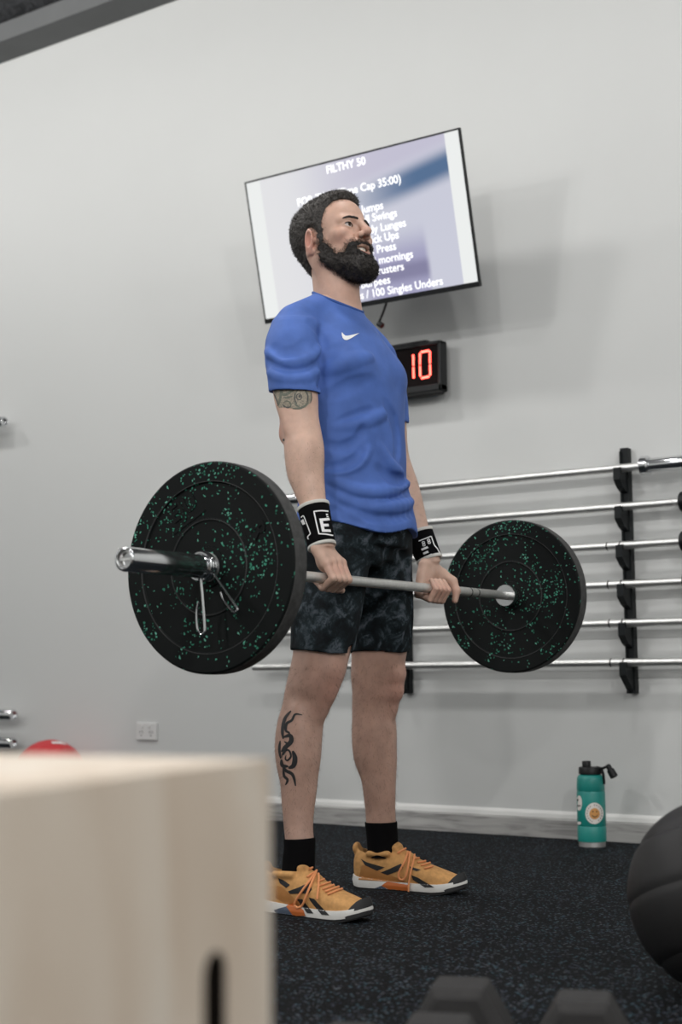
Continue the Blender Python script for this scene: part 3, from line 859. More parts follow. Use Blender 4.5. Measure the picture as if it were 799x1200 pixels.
def surface_nets(F, lo, h):
    F = F.copy(); F[np.abs(F) < 1e-6] = 1e-6
    S = F < 0
    nx, ny, nz = F.shape
    cnt = np.zeros((nx - 1, ny - 1, nz - 1), np.int8)
    for i in (0, 1):
        for j in (0, 1):
            for k in (0, 1):
                cnt += S[i:nx - 1 + i, j:ny - 1 + j, k:nz - 1 + k]
    A = np.argwhere((cnt > 0) & (cnt < 8)); del cnt
    idx = np.full((nx - 1, ny - 1, nz - 1), -1, np.int32)
    idx[A[:, 0], A[:, 1], A[:, 2]] = np.arange(len(A))
    pos = np.zeros((len(A), 3)); w = np.zeros(len(A))
    cor = [(i, j, k) for i in (0, 1) for j in (0, 1) for k in (0, 1)]
    val = {c: F[A[:, 0] + c[0], A[:, 1] + c[1], A[:, 2] + c[2]] for c in cor}
    for a in cor:
        for ax in range(3):
            if a[ax] == 1: continue
            b = list(a); b[ax] = 1; b = tuple(b)
            va, vb = val[a], val[b]
            m = (va < 0) != (vb < 0)
            t = np.where(m, va / np.where(m, va - vb, 1), 0)
            p = np.array(a, float)[None, :].repeat(len(A), 0); p[:, ax] += t
            pos[m] += p[m]; w[m] += 1
    V = lo + h * (A + pos / w[:, None])
    Q = []
    for ax in range(3):
        s0 = [slice(None)] * 3; s1 = [slice(None)] * 3; s0[ax] = slice(0, -1); s1[ax] = slice(1, None)
        a, b = S[tuple(s0)], S[tuple(s1)]
        E = np.argwhere(a != b); flip = a[E[:, 0], E[:, 1], E[:, 2]]
        o = [i for i in range(3) if i != ax]
        ok = (E[:, o[0]] > 0) & (E[:, o[1]] > 0) & (E[:, o[0]] < F.shape[o[0]] - 1) & (E[:, o[1]] < F.shape[o[1]] - 1)
        E = E[ok]; flip = flip[ok]
        def cell(d0, d1):
            c = E.copy(); c[:, o[0]] -= d0; c[:, o[1]] -= d1
            return idx[c[:, 0], c[:, 1], c[:, 2]]
        q = np.stack([cell(1, 1), cell(0, 1), cell(0, 0), cell(1, 0)], 1)
        if ax == 1: flip = ~flip
        q[~flip] = q[~flip][:, ::-1]
        Q.append(q)
    Q = np.concatenate(Q)
    Q = Q[(Q >= 0).all(1)]
    return V, Q
def relax(V, Q, it=2, f=.5):
    V = V.copy(); n = len(V)
    e = np.concatenate([Q[:, [0, 1]], Q[:, [1, 2]], Q[:, [2, 3]], Q[:, [3, 0]]])
    for _ in range(it):
        acc = np.zeros_like(V); c = np.zeros(n)
        for i in range(3): acc[:, i] = np.bincount(e[:, 0], V[e[:, 1], i], n) + np.bincount(e[:, 1], V[e[:, 0], i], n)
        c = np.bincount(e[:, 0], minlength=n) + np.bincount(e[:, 1], minlength=n)
        V += f * (acc / np.maximum(c, 1)[:, None] - V)
    return V
def set_col(me, C):
    a = me.color_attributes.new('Col', 'FLOAT_COLOR', 'POINT')
    a.data.foreach_set('color', np.concatenate([C, np.ones((len(C), 1))], 1).astype(np.float32).ravel())
def vnoise(P, s, seed=0):
    """cheap smooth value noise on points"""
    r = np.random.default_rng(seed); T = r.random((32, 32, 32))
    q = np.asarray(P) * s; i = np.floor(q).astype(int); f = q - i; f = f * f * (3 - 2 * f); i &= 31; j = (i + 1) & 31
    o = 0
    for a, A in ((0, i), (1, j)):
        for b, B in ((0, i), (1, j)):
            for c, Cc in ((0, i), (1, j)):
                o = o + T[A[..., 0], B[..., 1], Cc[..., 2]] * (f[..., 0] if a else 1 - f[..., 0]) * (f[..., 1] if b else 1 - f[..., 1]) * (f[..., 2] if c else 1 - f[..., 2])
    return o * 2 - 1
def grid_noise(g, s, seed=0):
    r = np.random.default_rng(seed)
    out = np.zeros(tuple(g.n), np.float32)
    T = r.random((32, 32, 32)).astype(np.float32)
    def ax(i):
        q = g.ax[i] * (s if np.isscalar(s) else s[i]); k = np.floor(q).astype(int); f = q - k; f = f * f * (3 - 2 * f)
        return k & 31, (k + 1) & 31, f.astype(np.float32)
    X0, X1, fx = ax(0); Y0, Y1, fy = ax(1); Z0, Z1, fz = ax(2)
    for a, wa in ((X0, 1 - fx), (X1, fx)):
        Ta = T[a]
        for b, wb in ((Y0, 1 - fy), (Y1, fy)):
            Tb = Ta[:, b]
            for c, wc in ((Z0, 1 - fz), (Z1, fz)):
                out += Tb[:, :, c] * wa[:, None, None] * wb[None, :, None] * wc[None, None, :]
    return out * 2 - 1

# ------------------------------------------------------------------ the man
ORG = np.array([-2.03, 3.03, 0.0])
man = thing('person', 'bearded man in blue t-shirt and dark camo shorts holding a barbell', 'person', tuple(ORG))
def lpx(px, py, ly):                     # pixel -> local point on the plane y = ly
    return at_y(px, py, ly + ORG[1]) - ORG
SKIN = np.array([0.58, 0.385, 0.300])

R_LEG = [(.09, .0, -.226, .036, .034), (.12, .0, -.224, .037, .034), (.172, .000, -.219, .0355, .0345), (.196, -.005, -.216, .0358, .0345), (.240, -.010, -.210, .039, .038), (.283, -.012, -.205, .044, .0425),
         (.325, -.014, -.200, .048, .0455), (.368, -.016, -.195, .0535, .050), (.414, -.018, -.189, .0555, .051), (.457, -.017, -.184, .056, .052), (.501, -.010, -.178, .0570, .055),
         (.545, .007, -.172, .066, .064), (.570, .016, -.169, .070, .066), (.62, .028, -.162, .072, .070), (.70, .030, -.145, .082, .080), (.80, .022, -.112, .086, .086), (.90, .02, -.095, .09, .09), (.96, .02, -.085, .09, .09)]
L_LEG = [(.09, -.035, .212, .038, .036), (.12, -.035, .210, .039, .037), (.174, -.035, .203, .0405, .0395), (.205, -.034, .199, .041, .039), (.253, -.032, .192, .0440, .042), (.301, -.031, .186, .049, .046),
         (.340, -.033, .181, .056, .052), (.374, -.033, .176, .0590, .054), (.422, -.031, .170, .0605, .056), (.472, -.029, .163, .059, .056), (.494, -.025, .160, .060, .058),
         (.519, -.019, .157, .063, .061), (.544, -.015, .153, .0655, .063), (.567, -.011, .150, .0690, .066), (.61, .000, .145, .073, .071), (.70, .010, .132, .083, .080), (.80, .016, .112, .086, .086), (.90, .02, .095, .09, .09), (.96, .02, .085, .09, .09)]
R_ARM = [(.862, .1215, -.284, .0275, .0245), (.876, .118, -.285, .0280, .0250), (.929, .101, -.280, .0305, .028), (.983, .084, -.275, .0340, .0325), (1.016, .072, -.272, .0395, .0385), (1.048, .061, -.269, .0450, .0440),
         (1.081, .055, -.266, .0480, .0465), (1.135, .047, -.260, .0495, .0475), (1.168, .040, -.257, .0490, .0465), (1.202, .030, -.254, .0500, .0470), (1.247, .019, -.250, .0560, .0520),
         (1.30, .008, -.243, .058, .053), (1.36, -.006, -.233, .060, .054), (1.42, -.018, -.215, .058, .054), (1.46, -.024, -.195, .05, .05)]
L_ARM = [(.862, .094, .270, .0275, .0245), (.876, .090, .271, .0280, .0250), (.91, .076, .270, .0300, .0275), (.955, .058, .268, .0320, .031), (1.02, .033, .268, .0390, .038), (1.06, .018, .268, .0440, .043), (1.10, .004, .267, .0465, .045),
         (1.14, -.010, .265, .0470, .045), (1.17, -.020, .263, .0475, .045), (1.21, -.026, .258, .0500, .047), (1.26, -.030, .252, .0550, .051), (1.31, -.032, .244, .057, .052), (1.36, -.034, .233, .059, .053), (1.42, -.036, .212, .057, .053), (1.46, -.036, .195, .05, .05)]
TORSO = [(.90, .026, 0, .120, .165), (.97, .030, 0, .122, .166), (1.05, .024, 0, .114, .160), (1.12, .018, 0, .112, .160), (1.20, .010, 0, .115, .167), (1.28, .003, 0, .121, .175), (1.36, -.005, 0, .122, .178), (1.43, -.016, 0, .108, .165), (1.48, -.028, 0, .088, .135), (1.53, -.024, 0, .058, .075), (1.56, -.020, 0, .050, .052)]

g = Grid((-.24, -.37, .085), (.25, .37, 1.57), .005)
g.zloft(TORSO, .02)
g.zloft(R_LEG, .025); g.zloft(L_LEG, .025)
for A in (R_ARM[1:], L_ARM[1:]): g.zloft(A, .025)
for s in (-1, 1):                                        # trapezius, deltoid, chest
    g.cap((-.045, s * .05, 1.535), (-.032, s * .185, 1.462), .035, .045, .03)
    g.ell((.045, s * .080, 1.355), (.068, .078, .058), .03)
# knees and calves, elbow points, shin
g.ell((.050, -.178, .538), (.028, .030, .040), .035); g.ell((.030, .166, .530), (.030, .031, .036), .022)
g.ell((.034, -.182, .490), (.018, .020, .026), .028); g.ell((.020, .170, .480), (.018, .020, .022), .018)
g.ell((.064, -.172, .582), (.020, .030, .026), .03); g.ell((.050, .160, .572), (.018, .030, .020), .022)
g.ell((-.045, -.200, .395), (.026, .032, .075), .03); g.ell((-.062, .180, .385), (.028, .034, .075), .03)
g.ell((.000, -.232, .40), (.028, .016, .09), .03)
g.ell((-.006, -.262, 1.165), (.016, .018, .026), .018); g.ell((-.062, .262, 1.165), (.018, .018, .026), .018)   # elbows
g.ell((.062, -.292, 1.105), (.030, .018, .050), .02)                                    # brachioradialis
g.ell((.072, -.262, 1.110), (.020, .026, .046), .02)
g.cap((.005, -.287, 1.235), (.030, -.296, 1.165), .012, .008, .016)
BODYF = g
V, Q = g.mesh(); V = relax(V, Q, 2)
BV, BQ = V, Q

# ---- hands (2 mm)
def hand(lo, hi, build):
    h = Grid(lo, hi, .002); build(h)
    v, q = h.mesh(); return relax(v, q, 1, .4), q
bzl = BZC
def around(bxl, ang, R, y):
    a = math.radians(ang); return (bxl + R * math.cos(a), y, bzl + R * math.sin(a))
def rhand(h):
    bx = .1307
    h.zloft(R_ARM[1:4], .008)
    h.cap((.112, -.283, .897), (.1225, -.277, .850), .0265, .0235, .015)
    W = np.array((.1205, -.284, .868))
    ys = (-.302, -.281, -.260, -.239)            # little .. index
    sc = (.90, 1.0, 1.04, 1.0)
    m = []
    for y, s in zip(ys, sc):
        p = [around(bx, 74, .040 * (1 + (s - 1)), y), around(bx, -4, .031, y), around(bx, -92, .0235, y), around(bx, -168, .0225, y)]
        m.append(p[0])
        base = W + np.array([-.004, (y + .27) * .55, .0])
        h.cap(base, p[0], .0165, .0125, .010)
        h.cap(p[0], p[1], .0118 * s, .0103 * s, .0035); h.cap(p[1], p[2], .0103 * s, .0090 * s, .003); h.cap(p[2], p[3], .0090 * s, .0076 * s, .003)
        h.ell(p[0], (.0125, .0105, .0115), .006)
    h.ell((.120, -.268, .838), (.017, .036, .026), .012)
    T = [(.104, -.258, .862), (.100, -.236, .838), (.098, -.222, .808), (.110, -.219, .779), (.131, -.222, .773)]
    h.chain(T, (.014, .0135, .0115, .0105, .0085), .006)
def lhand(h):
    bx = .1235
    h.zloft(L_ARM[1:4], .008)
    h.cap((.082, .2705, .897), (.096, .263, .846), .0265, .0215, .015)
    W = np.array((.094, .270, .868))
    ys = (.203, .2235, .2445, .2655)             # little .. index
    sc = (.88, .98, 1.03, 1.0)
    for y, s in zip(ys, sc):
        p = [around(bx, 205, .034, y), around(bx, -82, .0300, y), around(bx, -8, .0240, y), around(bx, 62, .0225, y)]
        base = W + np.array([-.004, (y - .262) * .55, -.004])
        h.cap(base, p[0], .0155, .0125, .009)
        h.cap(p[0], p[1], .0115 * s, .0105 * s, .003); h.cap(p[1], p[2], .0105 * s, .0095 * s, .002); h.cap(p[2], p[3], .0095 * s, .0078 * s, .002)
    h.ell((.092, .245, .828), (.016, .034, .030), .010)
    h.ell((.104, .288, .838), (.017, .018, .027), .012)          # thenar
    T = [(.100, .280, .855), (.112, .298, .842), (.138, .309, .822), (.149, .310, .795), (.146, .306, .769)]
    h.chain(T, (.015, .0150, .0125, .0105, .0085), .006)
HV, HQ = hand((.05, -.35, .74), (.20, -.19, .925), rhand)
LV, LQ = hand((.02, .16, .74), (.19, .35, .925), lhand)

# ---- head (1.6 mm) in its own frame: x forward, y left, z up, origin between the ears
HS = 1.04
HEADC = np.array([-.040, .004, 1.712])
hy, hp = math.radians(-8), math.radians(10)
Ry = np.array([[math.cos(hp), 0, -math.sin(hp)], [0, 1, 0], [math.sin(hp), 0, math.cos(hp)]])      # nose up
Rz = np.array([[math.cos(hy), -math.sin(hy), 0], [math.sin(hy), math.cos(hy), 0], [0, 0, 1]])
HR = Rz @ Ry
def h2w(P): return HEADC + HS * (np.asarray(P) @ HR.T)
def w2h(P): return ((np.asarray(P) - HEADC) @ HR) / HS
def head_sdf(g, ears=True):
    E = g.ell; C = g.cap
    E((-.010, 0, .045), (.096, .076, .088), .02)
    E((.032, 0, .055), (.066, .064, .066), .02)
    E((.045, 0, -.005), (.053, .058, .070), .02)
    E((.050, 0, -.050), (.045, .046, .045), .02)
    for s in (-1, 1):
        C((.010, s * .054, -.042), (.078, s * .016, -.086), .020, .020, .018)     # jaw
        C((.005, s * .060, .0), (.010, s * .054, -.045), .018, .018, .02)
        E((.069, s * .047, .000), (.022, .017, .016), .016)                       # cheekbone
        E((.080, s * .030, -.022), (.018, .016, .018), .014)                      # cheek raised by the smile
        C((.092, s * .012, .038), (.078, s * .046, .038), .0115, .010, .012)      # brow ridge
    E((.085, 0, -.088), (.020, .024, .018), .016)                                 # chin
    E((.083, 0, -.045), (.022, .030, .024), .016)                                 # muzzle
    for s in (-1, 1): E((.103, s * .033, .023), (.017, .017, .011), .010, mode='s')   # sockets
    C((.095, 0, .040), (.116, 0, .004), .0085, .0105, .008)                       # nose
    E((.118, 0, .000), (.0125, .012, .0115), .006)
    for s in (-1, 1):
        E((.106, s * .0135, -.007), (.010, .0085, .0085), .006)
        E((.112, s * .0065, -.0135), (.0055, .004, .005), .002, mode='s')
        # lids around the eyeball, opened as a narrow almond
        E((.0805, s * .032, .022), (.0148, .0165, .0138), .004)
        R = Matrix.Rotation(s * .30, 3, 'Z')
        E((.098, s * .034, .0215), (.030, .0140, .0056), .0018, R=R, mode='s')
        if not ears: continue
        # ears
        Re = np.array(Matrix.Rotation(s * .42, 3, 'Z') @ Matrix.Rotation(.18, 3, 'Y'))
        E((-.008, s * .082, .004), (.0215, .0075, .0325), .004, R=Re)
        E((-.003, s * .0900, .006), (.0125, .0065, .020), .003, R=Re, mode='s')
        E((.008, s * .080, .000), (.005, .006, .008), .003)
        E((-.004, s * .079, -.024), (.010, .006, .009), .004)
    # mouth, open in a smile
    E((.106, 0, -.0450), (.022, .0265, .0105), .003, mode='s')
    for s in (-1, 1): E((.096, s * .020, -.0395), (.016, .010, .0045), .003, mode='s')
    lip = [(.087, -.029, -.0375), (.097, -.016, -.0510), (.1015, 0, -.0565), (.097, .016, -.0510), (.087, .029, -.0375)]
    for s in (-1, 1): C((.100, s * .019, -.004), (.087, s * .034, -.034), .003, .003, .006, mode='s')
    g.chain(catmull(lip, 4), [.0048] * 17, .004)
    lip2 = [(.088, -.028, -.0345), (.101, -.014, -.0340), (.105, 0, -.0335), (.101, .014, -.0340), (.088, .028, -.0345)]
    g.chain(catmull(lip2, 4), [.0038] * 17, .004)
    # neck
    nb = w2h(np.array([[-.028, 0, 1.50], [-.012, 0, 1.50]]))
    g.cap((-.018, 0, -.030), nb[0], .050, .051, .03)
    g.cap((.012, 0, -.055), nb[1], .046, .052, .025)
    for s in (-1, 1):
        b = w2h(np.array([[.022, s * .018, 1.515]]))[0]
        g.cap((-.022, s * .060, -.030), b, .012, .011, .022)                       # sternomastoid
hg = Grid((-.155, -.115, -.24), (.150, .115, .185), .0016)
head_sdf(hg)
HDV, HDQ = hg.mesh(); HDV = relax(HDV, HDQ, 1, .4)
HEADF = hg.F.copy()
hb = Grid((-.155, -.115, -.24), (.150, .115, .185), .0016); head_sdf(hb, False)
EARF = HEADF - hb.F
HDW = h2w(HDV)

# ---- one body mesh with its skin colour
def skin_col(P, part):
    n = vnoise(P, 70, 4)[:, None] * .05 + vnoise(P, 40, 1)[:, None] * .06 + vnoise(P, 14, 2)[:, None] * .07
    C = SKIN[None] * (1 + n)
    def redden(c, r, amt, colr=(.50, .20, .15)):
        nonlocal C
        w = np.exp(-(((P - np.array(c)) / np.array(r)) ** 2).sum(1))[:, None] * amt
        C = C * (1 - w) + np.array(colr) * w
    if part == 'body':
        leg = np.clip((.75 - P[:, 2]) / .1, 0, 1)[:, None]
        C = C * (1 - leg) + np.array([.50, .315, .245]) * (1 + n) * leg
        redden((.09, -.18, .53), (.06, .06, .07), .35); redden((.06, .16, .53), (.06, .06, .07), .35)
        redden((-.02, -.27, 1.165), (.05, .06, .05), .45)
    if part == 'hand':
        redden((.155, -.27, .82), (.02, .06, .02), .35); redden((.15, .24, .79), (.03, .08, .03), .3)
    return np.clip(C, 0, 1)
def head_col(P):
    n = vnoise(P, 60, 3)[:, None] * .05
    C = np.array([.57, .36, .275])[None] * (1 + n)
    def tint(c, r, amt, colr):
        nonlocal C
        w = np.clip(np.exp(-(((P - np.array(c)) / np.array(r)) ** 2).sum(1)) * amt, 0, 1)[:, None]
        C = C * (1 - w) + np.array(colr) * w
    for s in (-1, 1):
        tint((-.008, s * .086, .004), (.026, .014, .036), .8, (.60, .25, .19))
        tint((.075, s * .045, -.012), (.025, .025, .02), .35, (.55, .24, .18))
    tint((.118, 0, 0), (.014, .016, .014), .45, (.55, .25, .19))
    tint((.100, 0, -.0560), (.016, .030, .006), 1.0, (.42, .17, .15))
    tint((.088, 0, -.046), (.010, .024, .0070), 1.0, (.10, .03, .03))
    tint((.03, 0, -.14), (.08, .08, .05), .25, (.46, .24, .18))
    return np.clip(C, 0, 1)
allV = np.concatenate([BV, HV, LV, HDW])
off = np.cumsum([0, len(BV), len(HV), len(LV)])
allQ = np.concatenate([BQ, HQ + off[1], LQ + off[2], HDQ + off[3]])
me = np_mesh('body', allV, allQ)
set_col(me, np.concatenate([skin_col(BV, 'body'), skin_col(HV, 'hand'), skin_col(LV, 'hand'), head_col(HDV)]))
body = obj('body', me, M['skin'], man)
def limb_hair(name, ok, n, ln, wd, seed):
    r = np.random.default_rng(seed)
    T = BV[BQ]; c = T.mean(1); nr = np.cross(T[:, 2] - T[:, 0], T[:, 3] - T[:, 1]); nr /= np.linalg.norm(nr, axis=1)[:, None] + 1e-12
    S = np.flatnonzero(ok(c)); K_ = r.choice(S, n)
    p = c[K_] + r.normal(0, .0015, (n, 3)); d = nr[K_] * .55 + np.array([0, 0, -.8]) + r.normal(0, .35, (n, 3)); d /= np.linalg.norm(d, axis=1)[:, None]
    s = np.cross(d, r.normal(0, 1, (n, 3))); s /= np.linalg.norm(s, axis=1)[:, None]
    p = p - nr[K_] * .001
    v = np.stack([p - s * wd, p + s * wd, p + d * ln * (.6 + .8 * r.random((n, 1)))], 1).reshape(-1, 3)
    o = obj(name, np_mesh(name, v, np.arange(3 * n).reshape(-1, 3)), M['body_hair'], man); o['kind'] = 'stuff'
    return o
M['body_hair'] = mat('brown_body_hair', (0.05, 0.032, 0.024), .6)
limb_hair('leg_hair', lambda c: (c[:, 2] > .185) & (c[:, 2] < .60), 7000, .010, .00022, 31)
limb_hair('arm_hair', lambda c: (c[:, 2] > .985) & (c[:, 2] < 1.13) & (np.abs(c[:, 1]) > .2), 1800, .008, .00018, 32)

# ---- eyes, teeth, brows
m_eye = bpy.data.materials.new('eye'); m_eye.use_nodes = True
nt = m_eye.node_tree; N = nt.nodes; L = nt.links
tc = N.new('ShaderNodeTexCoord'); sx = N.new('ShaderNodeSeparateXYZ'); L.new(tc.outputs['Object'], sx.inputs[0])
def dist2(nt_):
    a = N.new('ShaderNodeVectorMath'); a.operation = 'MULTIPLY'; a.inputs[1].default_value = (0, 1, 1)
    L.new(tc.outputs['Object'], a.inputs[0])
    b = N.new('ShaderNodeVectorMath'); b.operation = 'LENGTH'; L.new(a.outputs[0], b.inputs[0]); return b.outputs['Value']
L.new(ramp(nt, math_n('MULTIPLY', dist2(nt), 100.0), [(0.0, (0.004, .004, .004)), (.22, (.006, .005, .004)), (.26, (.06, .035, .02)), (.54, (.05, .03, .02)), (.60, (.62, .57, .54))]), N['Principled BSDF'].inputs['Base Color'])
N['Principled BSDF'].inputs['Roughness'].default_value = .15
for s in (-1, 1):
    b = bmesh.new(); bmesh.ops.create_uvsphere(b, u_segments=24, v_segments=16, radius=.0122 * HS)
    e = bm_obj('eyeball', b, m_eye, man, smooth=True)
    c = h2w([(.0815, s * .032, .022)])[0]
    gaze = HR @ np.array([1.0, -.12, .02])
    q = Vector(gaze).to_track_quat('X', 'Z')
    e.location = c; e.rotation_mode = 'QUATERNION'; e.rotation_quaternion = q
m_tooth = mat('teeth', (0.72, 0.67, 0.58), 0.3)
tb = bmesh.new()
prev = None
for k in range(9):
    a = -1 + 2 * k / 8
    y = a * .0215; x = .0990 - .014 * a * a
    zt, zb = -.0345 + .002 * a * a, -.0465 + .0045 * a * a
    row = [tb.verts.new(h2w([(x, y, zt)])[0]), tb.verts.new(h2w([(x + .001, y, (zt + zb) / 2)])[0]), tb.verts.new(h2w([(x, y, zb)])[0]), tb.verts.new(h2w([(x - .004, y, zb)])[0]), tb.verts.new(h2w([(x - .004, y, zt)])[0])]
    if prev:
        for i in range(5): tb.faces.new((prev[i], prev[(i + 1) % 5], row[(i + 1) % 5], row[i]))
    prev = row
bm_obj('teeth', tb, m_tooth, man)
# hair / beard volumes: offset of the head surface inside side-view outlines
def poly_sdf2(px, pz, poly):
    P = np.array(poly); X, Z = np.meshgrid(px, pz, indexing='ij')
    d = np.full(X.shape, 1e9); ins = np.zeros(X.shape, bool)
    for i in range(len(P)):
        a, b = P[i], P[(i + 1) % len(P)]; e = b - a
        t = np.clip(((X - a[0]) * e[0] + (Z - a[1]) * e[1]) / (e @ e), 0, 1)
        d = np.minimum(d, np.hypot(X - a[0] - t * e[0], Z - a[1] - t * e[1]))
        c = ((a[1] > Z) != (b[1] > Z)) & (X < (b[0] - a[0]) * (Z - a[1]) / (b[1] - a[1] + 1e-12) + a[0])
        ins ^= c
    return np.where(ins, -d, d).astype(np.float32)
def smoothmax(a, b, k):
    h = np.clip(.5 - .5 * (b - a) / k, 0, 1); return b * (1 - h) + a * h + k * h * (1 - h)
def sstep(x, a, b):
    t = np.clip((x - a) / (b - a), 0, 1); return t * t * (3 - 2 * t)
gx, gy, gz = hg.ax
n1 = grid_noise(hg, 120, 5); n2 = grid_noise(hg, 260, 6)
HAIR = [(.105, .20), (.100, .128), (.086, .108), (.060, .096), (.046, .080), (.040, .060), (.033, .045), (.029, .020), (.027, -.006), (.017, -.010), (.016, .018), (.010, .036), (-.012, .042), (-.030, .022), (-.034, -.020),
        (-.044, -.046), (-.070, -.058), (-.15, -.045), (-.15, .2)]
ph = poly_sdf2(gx, gz, HAIR)[:, None, :]
th = (.0045 + .006 * sstep(gz, .03, .11)[None, None, :] + .008 * sstep(gx, .0, .085)[:, None, None] * sstep(gz, .085, .125)[None, None, :]
      + .006 * sstep(-gx, .03, .10)[:, None, None] * np.ones_like(gz)[None, None, :])
fr = np.clip(-ph / .012, 0, 1)
HF = hb.F
Hs = np.maximum(HF - th * (.25 + .75 * fr) + (n1 * .0012 + n2 * .0010), ph + n1 * .003)
Hs = np.maximum(Hs, -(HF + .004)); Hs = np.maximum(Hs, np.where(EARF < -.0004, .002 - np.minimum(HEADF, .01) * 0, -1))
def finish(F):
    v, q = surface_nets(F.astype(np.float32), hg.lo, hg.h); return relax(v, q, 1, .3), q
hv, hq = finish(Hs)
BEARD = [(.026, -.002), (.034, -.012), (.042, -.028), (.056, -.044), (.070, -.046), (.080, -.034), (.090, -.0255), (.102, -.0215), (.14, -.022), (.15, -.06), (.15, -.16), (.060, -.120), (.036, -.094), (.015, -.064), (.011, -.030), (.017, -.004)]
pb2 = poly_sdf2(gx, gz, BEARD)[:, None, :]
# keep the lips and mouth clear
mx = (gx[:, None, None] - .10) / .04; my = gy[None, :, None] / .0270; mz = (gz[None, None, :] + .0480 - .20 * np.abs(gy[None, :, None])) / .0145
mouth = (np.sqrt(mx ** 2 + my ** 2 + mz ** 2) - 1) * .008
front = sstep(gx, .03, .085)[:, None, None]; low = sstep(-gz, .045, .085)[None, None, :]
tb_ = .0018 + .006 * front * low + .005 * low + .001 * front
frb = np.clip(-pb2 / .010, 0, 1)
Bs = np.maximum(HF - tb_ * (.15 + .85 * frb) + (n1 * .0016 + n2 * .0014), pb2 + .0035 + n1 * .005)
Bs = np.maximum(Bs, -(HF + .003)); Bs = np.maximum(Bs, -(mouth + n2 * .0012))
bv, bq = finish(Bs)
def strands(V, Q, n, ln, wd, lift, direction, seed):
    """short pointed hairs growing out of the hair surface"""
    r = np.random.default_rng(seed)
    T = V[Q]; nrm = np.cross(T[:, 2] - T[:, 0], T[:, 3] - T[:, 1]); ar = np.linalg.norm(nrm, axis=1) + 1e-12
    ctr = T.mean(1)
    nn = nrm / ar[:, None]
    I = r.choice(len(Q), n, p=ar / ar.sum())
    p = ctr[I] + r.normal(0, .0008, (n, 3)); N_ = nn[I]
    d = N_ * lift + np.asarray(direction(p)) + r.normal(0, .35, (n, 3)); d /= np.linalg.norm(d, axis=1)[:, None]
    sd_ = np.cross(d, r.normal(0, 1, (n, 3))); sd_ /= np.linalg.norm(sd_, axis=1)[:, None]
    l = ln * (0.6 + .8 * r.random((n, 1))); w = wd
    base = p - d * .001
    v = np.stack([base - sd_ * w, base + sd_ * w, base + d * l * .6 + sd_ * w * .7, base + d * l, base + d * l * .6 - sd_ * w * .7], 1).reshape(-1, 3)
    k = np.arange(n)[:, None] * 5
    f = np.concatenate([k + np.array([[0, 1, 2, 4]]), k + np.array([[4, 2, 3, 3]])])
    return v, f
def hair_object(name, V, Q, S, m):
    v, f = S
    q = f[f[:, 2] != f[:, 3]]; t = f[f[:, 2] == f[:, 3]][:, :3]
    W = h2w(np.concatenate([V, v]))
    me = bpy.data.meshes.new(name)
    faces = np.concatenate([Q, q + len(V)]); tri = t + len(V)
    nl = faces.size + tri.size
    me.vertices.add(len(W)); me.vertices.foreach_set('co', W.astype(np.float32).ravel())
    me.loops.add(nl); me.loops.foreach_set('vertex_index', np.concatenate([faces.ravel(), tri.ravel()]).astype(np.int32))
    np_ = len(faces) + len(tri)
    me.polygons.add(np_)
    me.polygons.foreach_set('loop_start', np.concatenate([np.arange(len(faces)) * 4, faces.size + np.arange(len(tri)) * 3]).astype(np.int32))
    me.polygons.foreach_set('loop_total', np.concatenate([np.full(len(faces), 4), np.full(len(tri), 3)]).astype(np.int32))
    me.update(calc_edges=True); me.polygons.foreach_set('use_smooth', np.full(np_, True)); me.validate()
    return obj(name, me, m, man)
hair_object('hair', hv, hq, strands(hv, hq, 15000, .0062, .00055, .45, lambda p: np.stack([.2 + 4 * p[:, 0], p[:, 1] * 3, .2 - .9 * (p[:, 2] < .08)], 1), 1), M['hair'])
hair_object('beard', bv, bq, strands(bv, bq, 12000, .0060, .00050, .45, lambda p: np.stack([.35 + 0 * p[:, 0], p[:, 1] * 4, -.8 + 0 * p[:, 0]], 1), 2), M['beard'])
# loose hairs growing straight from the skin around the edges of the beard
def edge_strands(outl, n, grow, ln, seed, zmax):
    f2 = poly_sdf2(gx, gz, outl)
    I = np.round((HDV - hg.lo) / hg.h).astype(int); I = np.clip(I, 0, np.array(HF.shape) - 1)
    d = f2[I[:, 0], I[:, 2]]
    mo = mouth[I[:, 0], I[:, 1], np.clip(I[:, 2], 0, mouth.shape[2] - 1)]
    w = np.exp(-((d - grow) / .006) ** 2) * (mo > .001) * (HDV[:, 2] < zmax)
    T = HDV[HDQ]; nr = np.cross(T[:, 2] - T[:, 0], T[:, 3] - T[:, 1]); nr /= (np.linalg.norm(nr, axis=1)[:, None] + 1e-12)
    wq = w[HDQ].mean(1); r = np.random.default_rng(seed); K_ = r.choice(len(HDQ), n, p=wq / wq.sum())
    p = T[K_].mean(1) + r.normal(0, .0006, (n, 3)); N0 = nr[K_]
    dd = N0 * .45 + np.stack([.35 + 0 * p[:, 0], p[:, 1] * 3, -.8 + 0 * p[:, 0]], 1) + r.normal(0, .3, (n, 3)); dd /= np.linalg.norm(dd, axis=1)[:, None]
    sd_ = np.cross(dd, r.normal(0, 1, (n, 3))); sd_ /= np.linalg.norm(sd_, axis=1)[:, None]
    l = ln * (.6 + .8 * r.random((n, 1))); w_ = .00032
    v = np.stack([p - sd_ * w_, p + sd_ * w_, p + dd * l * .6 + sd_ * w_ * .7, p + dd * l, p + dd * l * .6 - sd_ * w_ * .7], 1).reshape(-1, 3)
    k = np.arange(n)[:, None] * 5
    return v, np.concatenate([k + np.array([[0, 1, 2, 4]]), k + np.array([[4, 2, 3, 3]])])
ev, ef = edge_strands(BEARD, 5200, -.001, .0050, 8, .02)
hair_object('beard_edge', np.zeros((0, 3)), np.zeros((0, 4), int), (ev, ef), M['beard'])['kind'] = 'stuff'
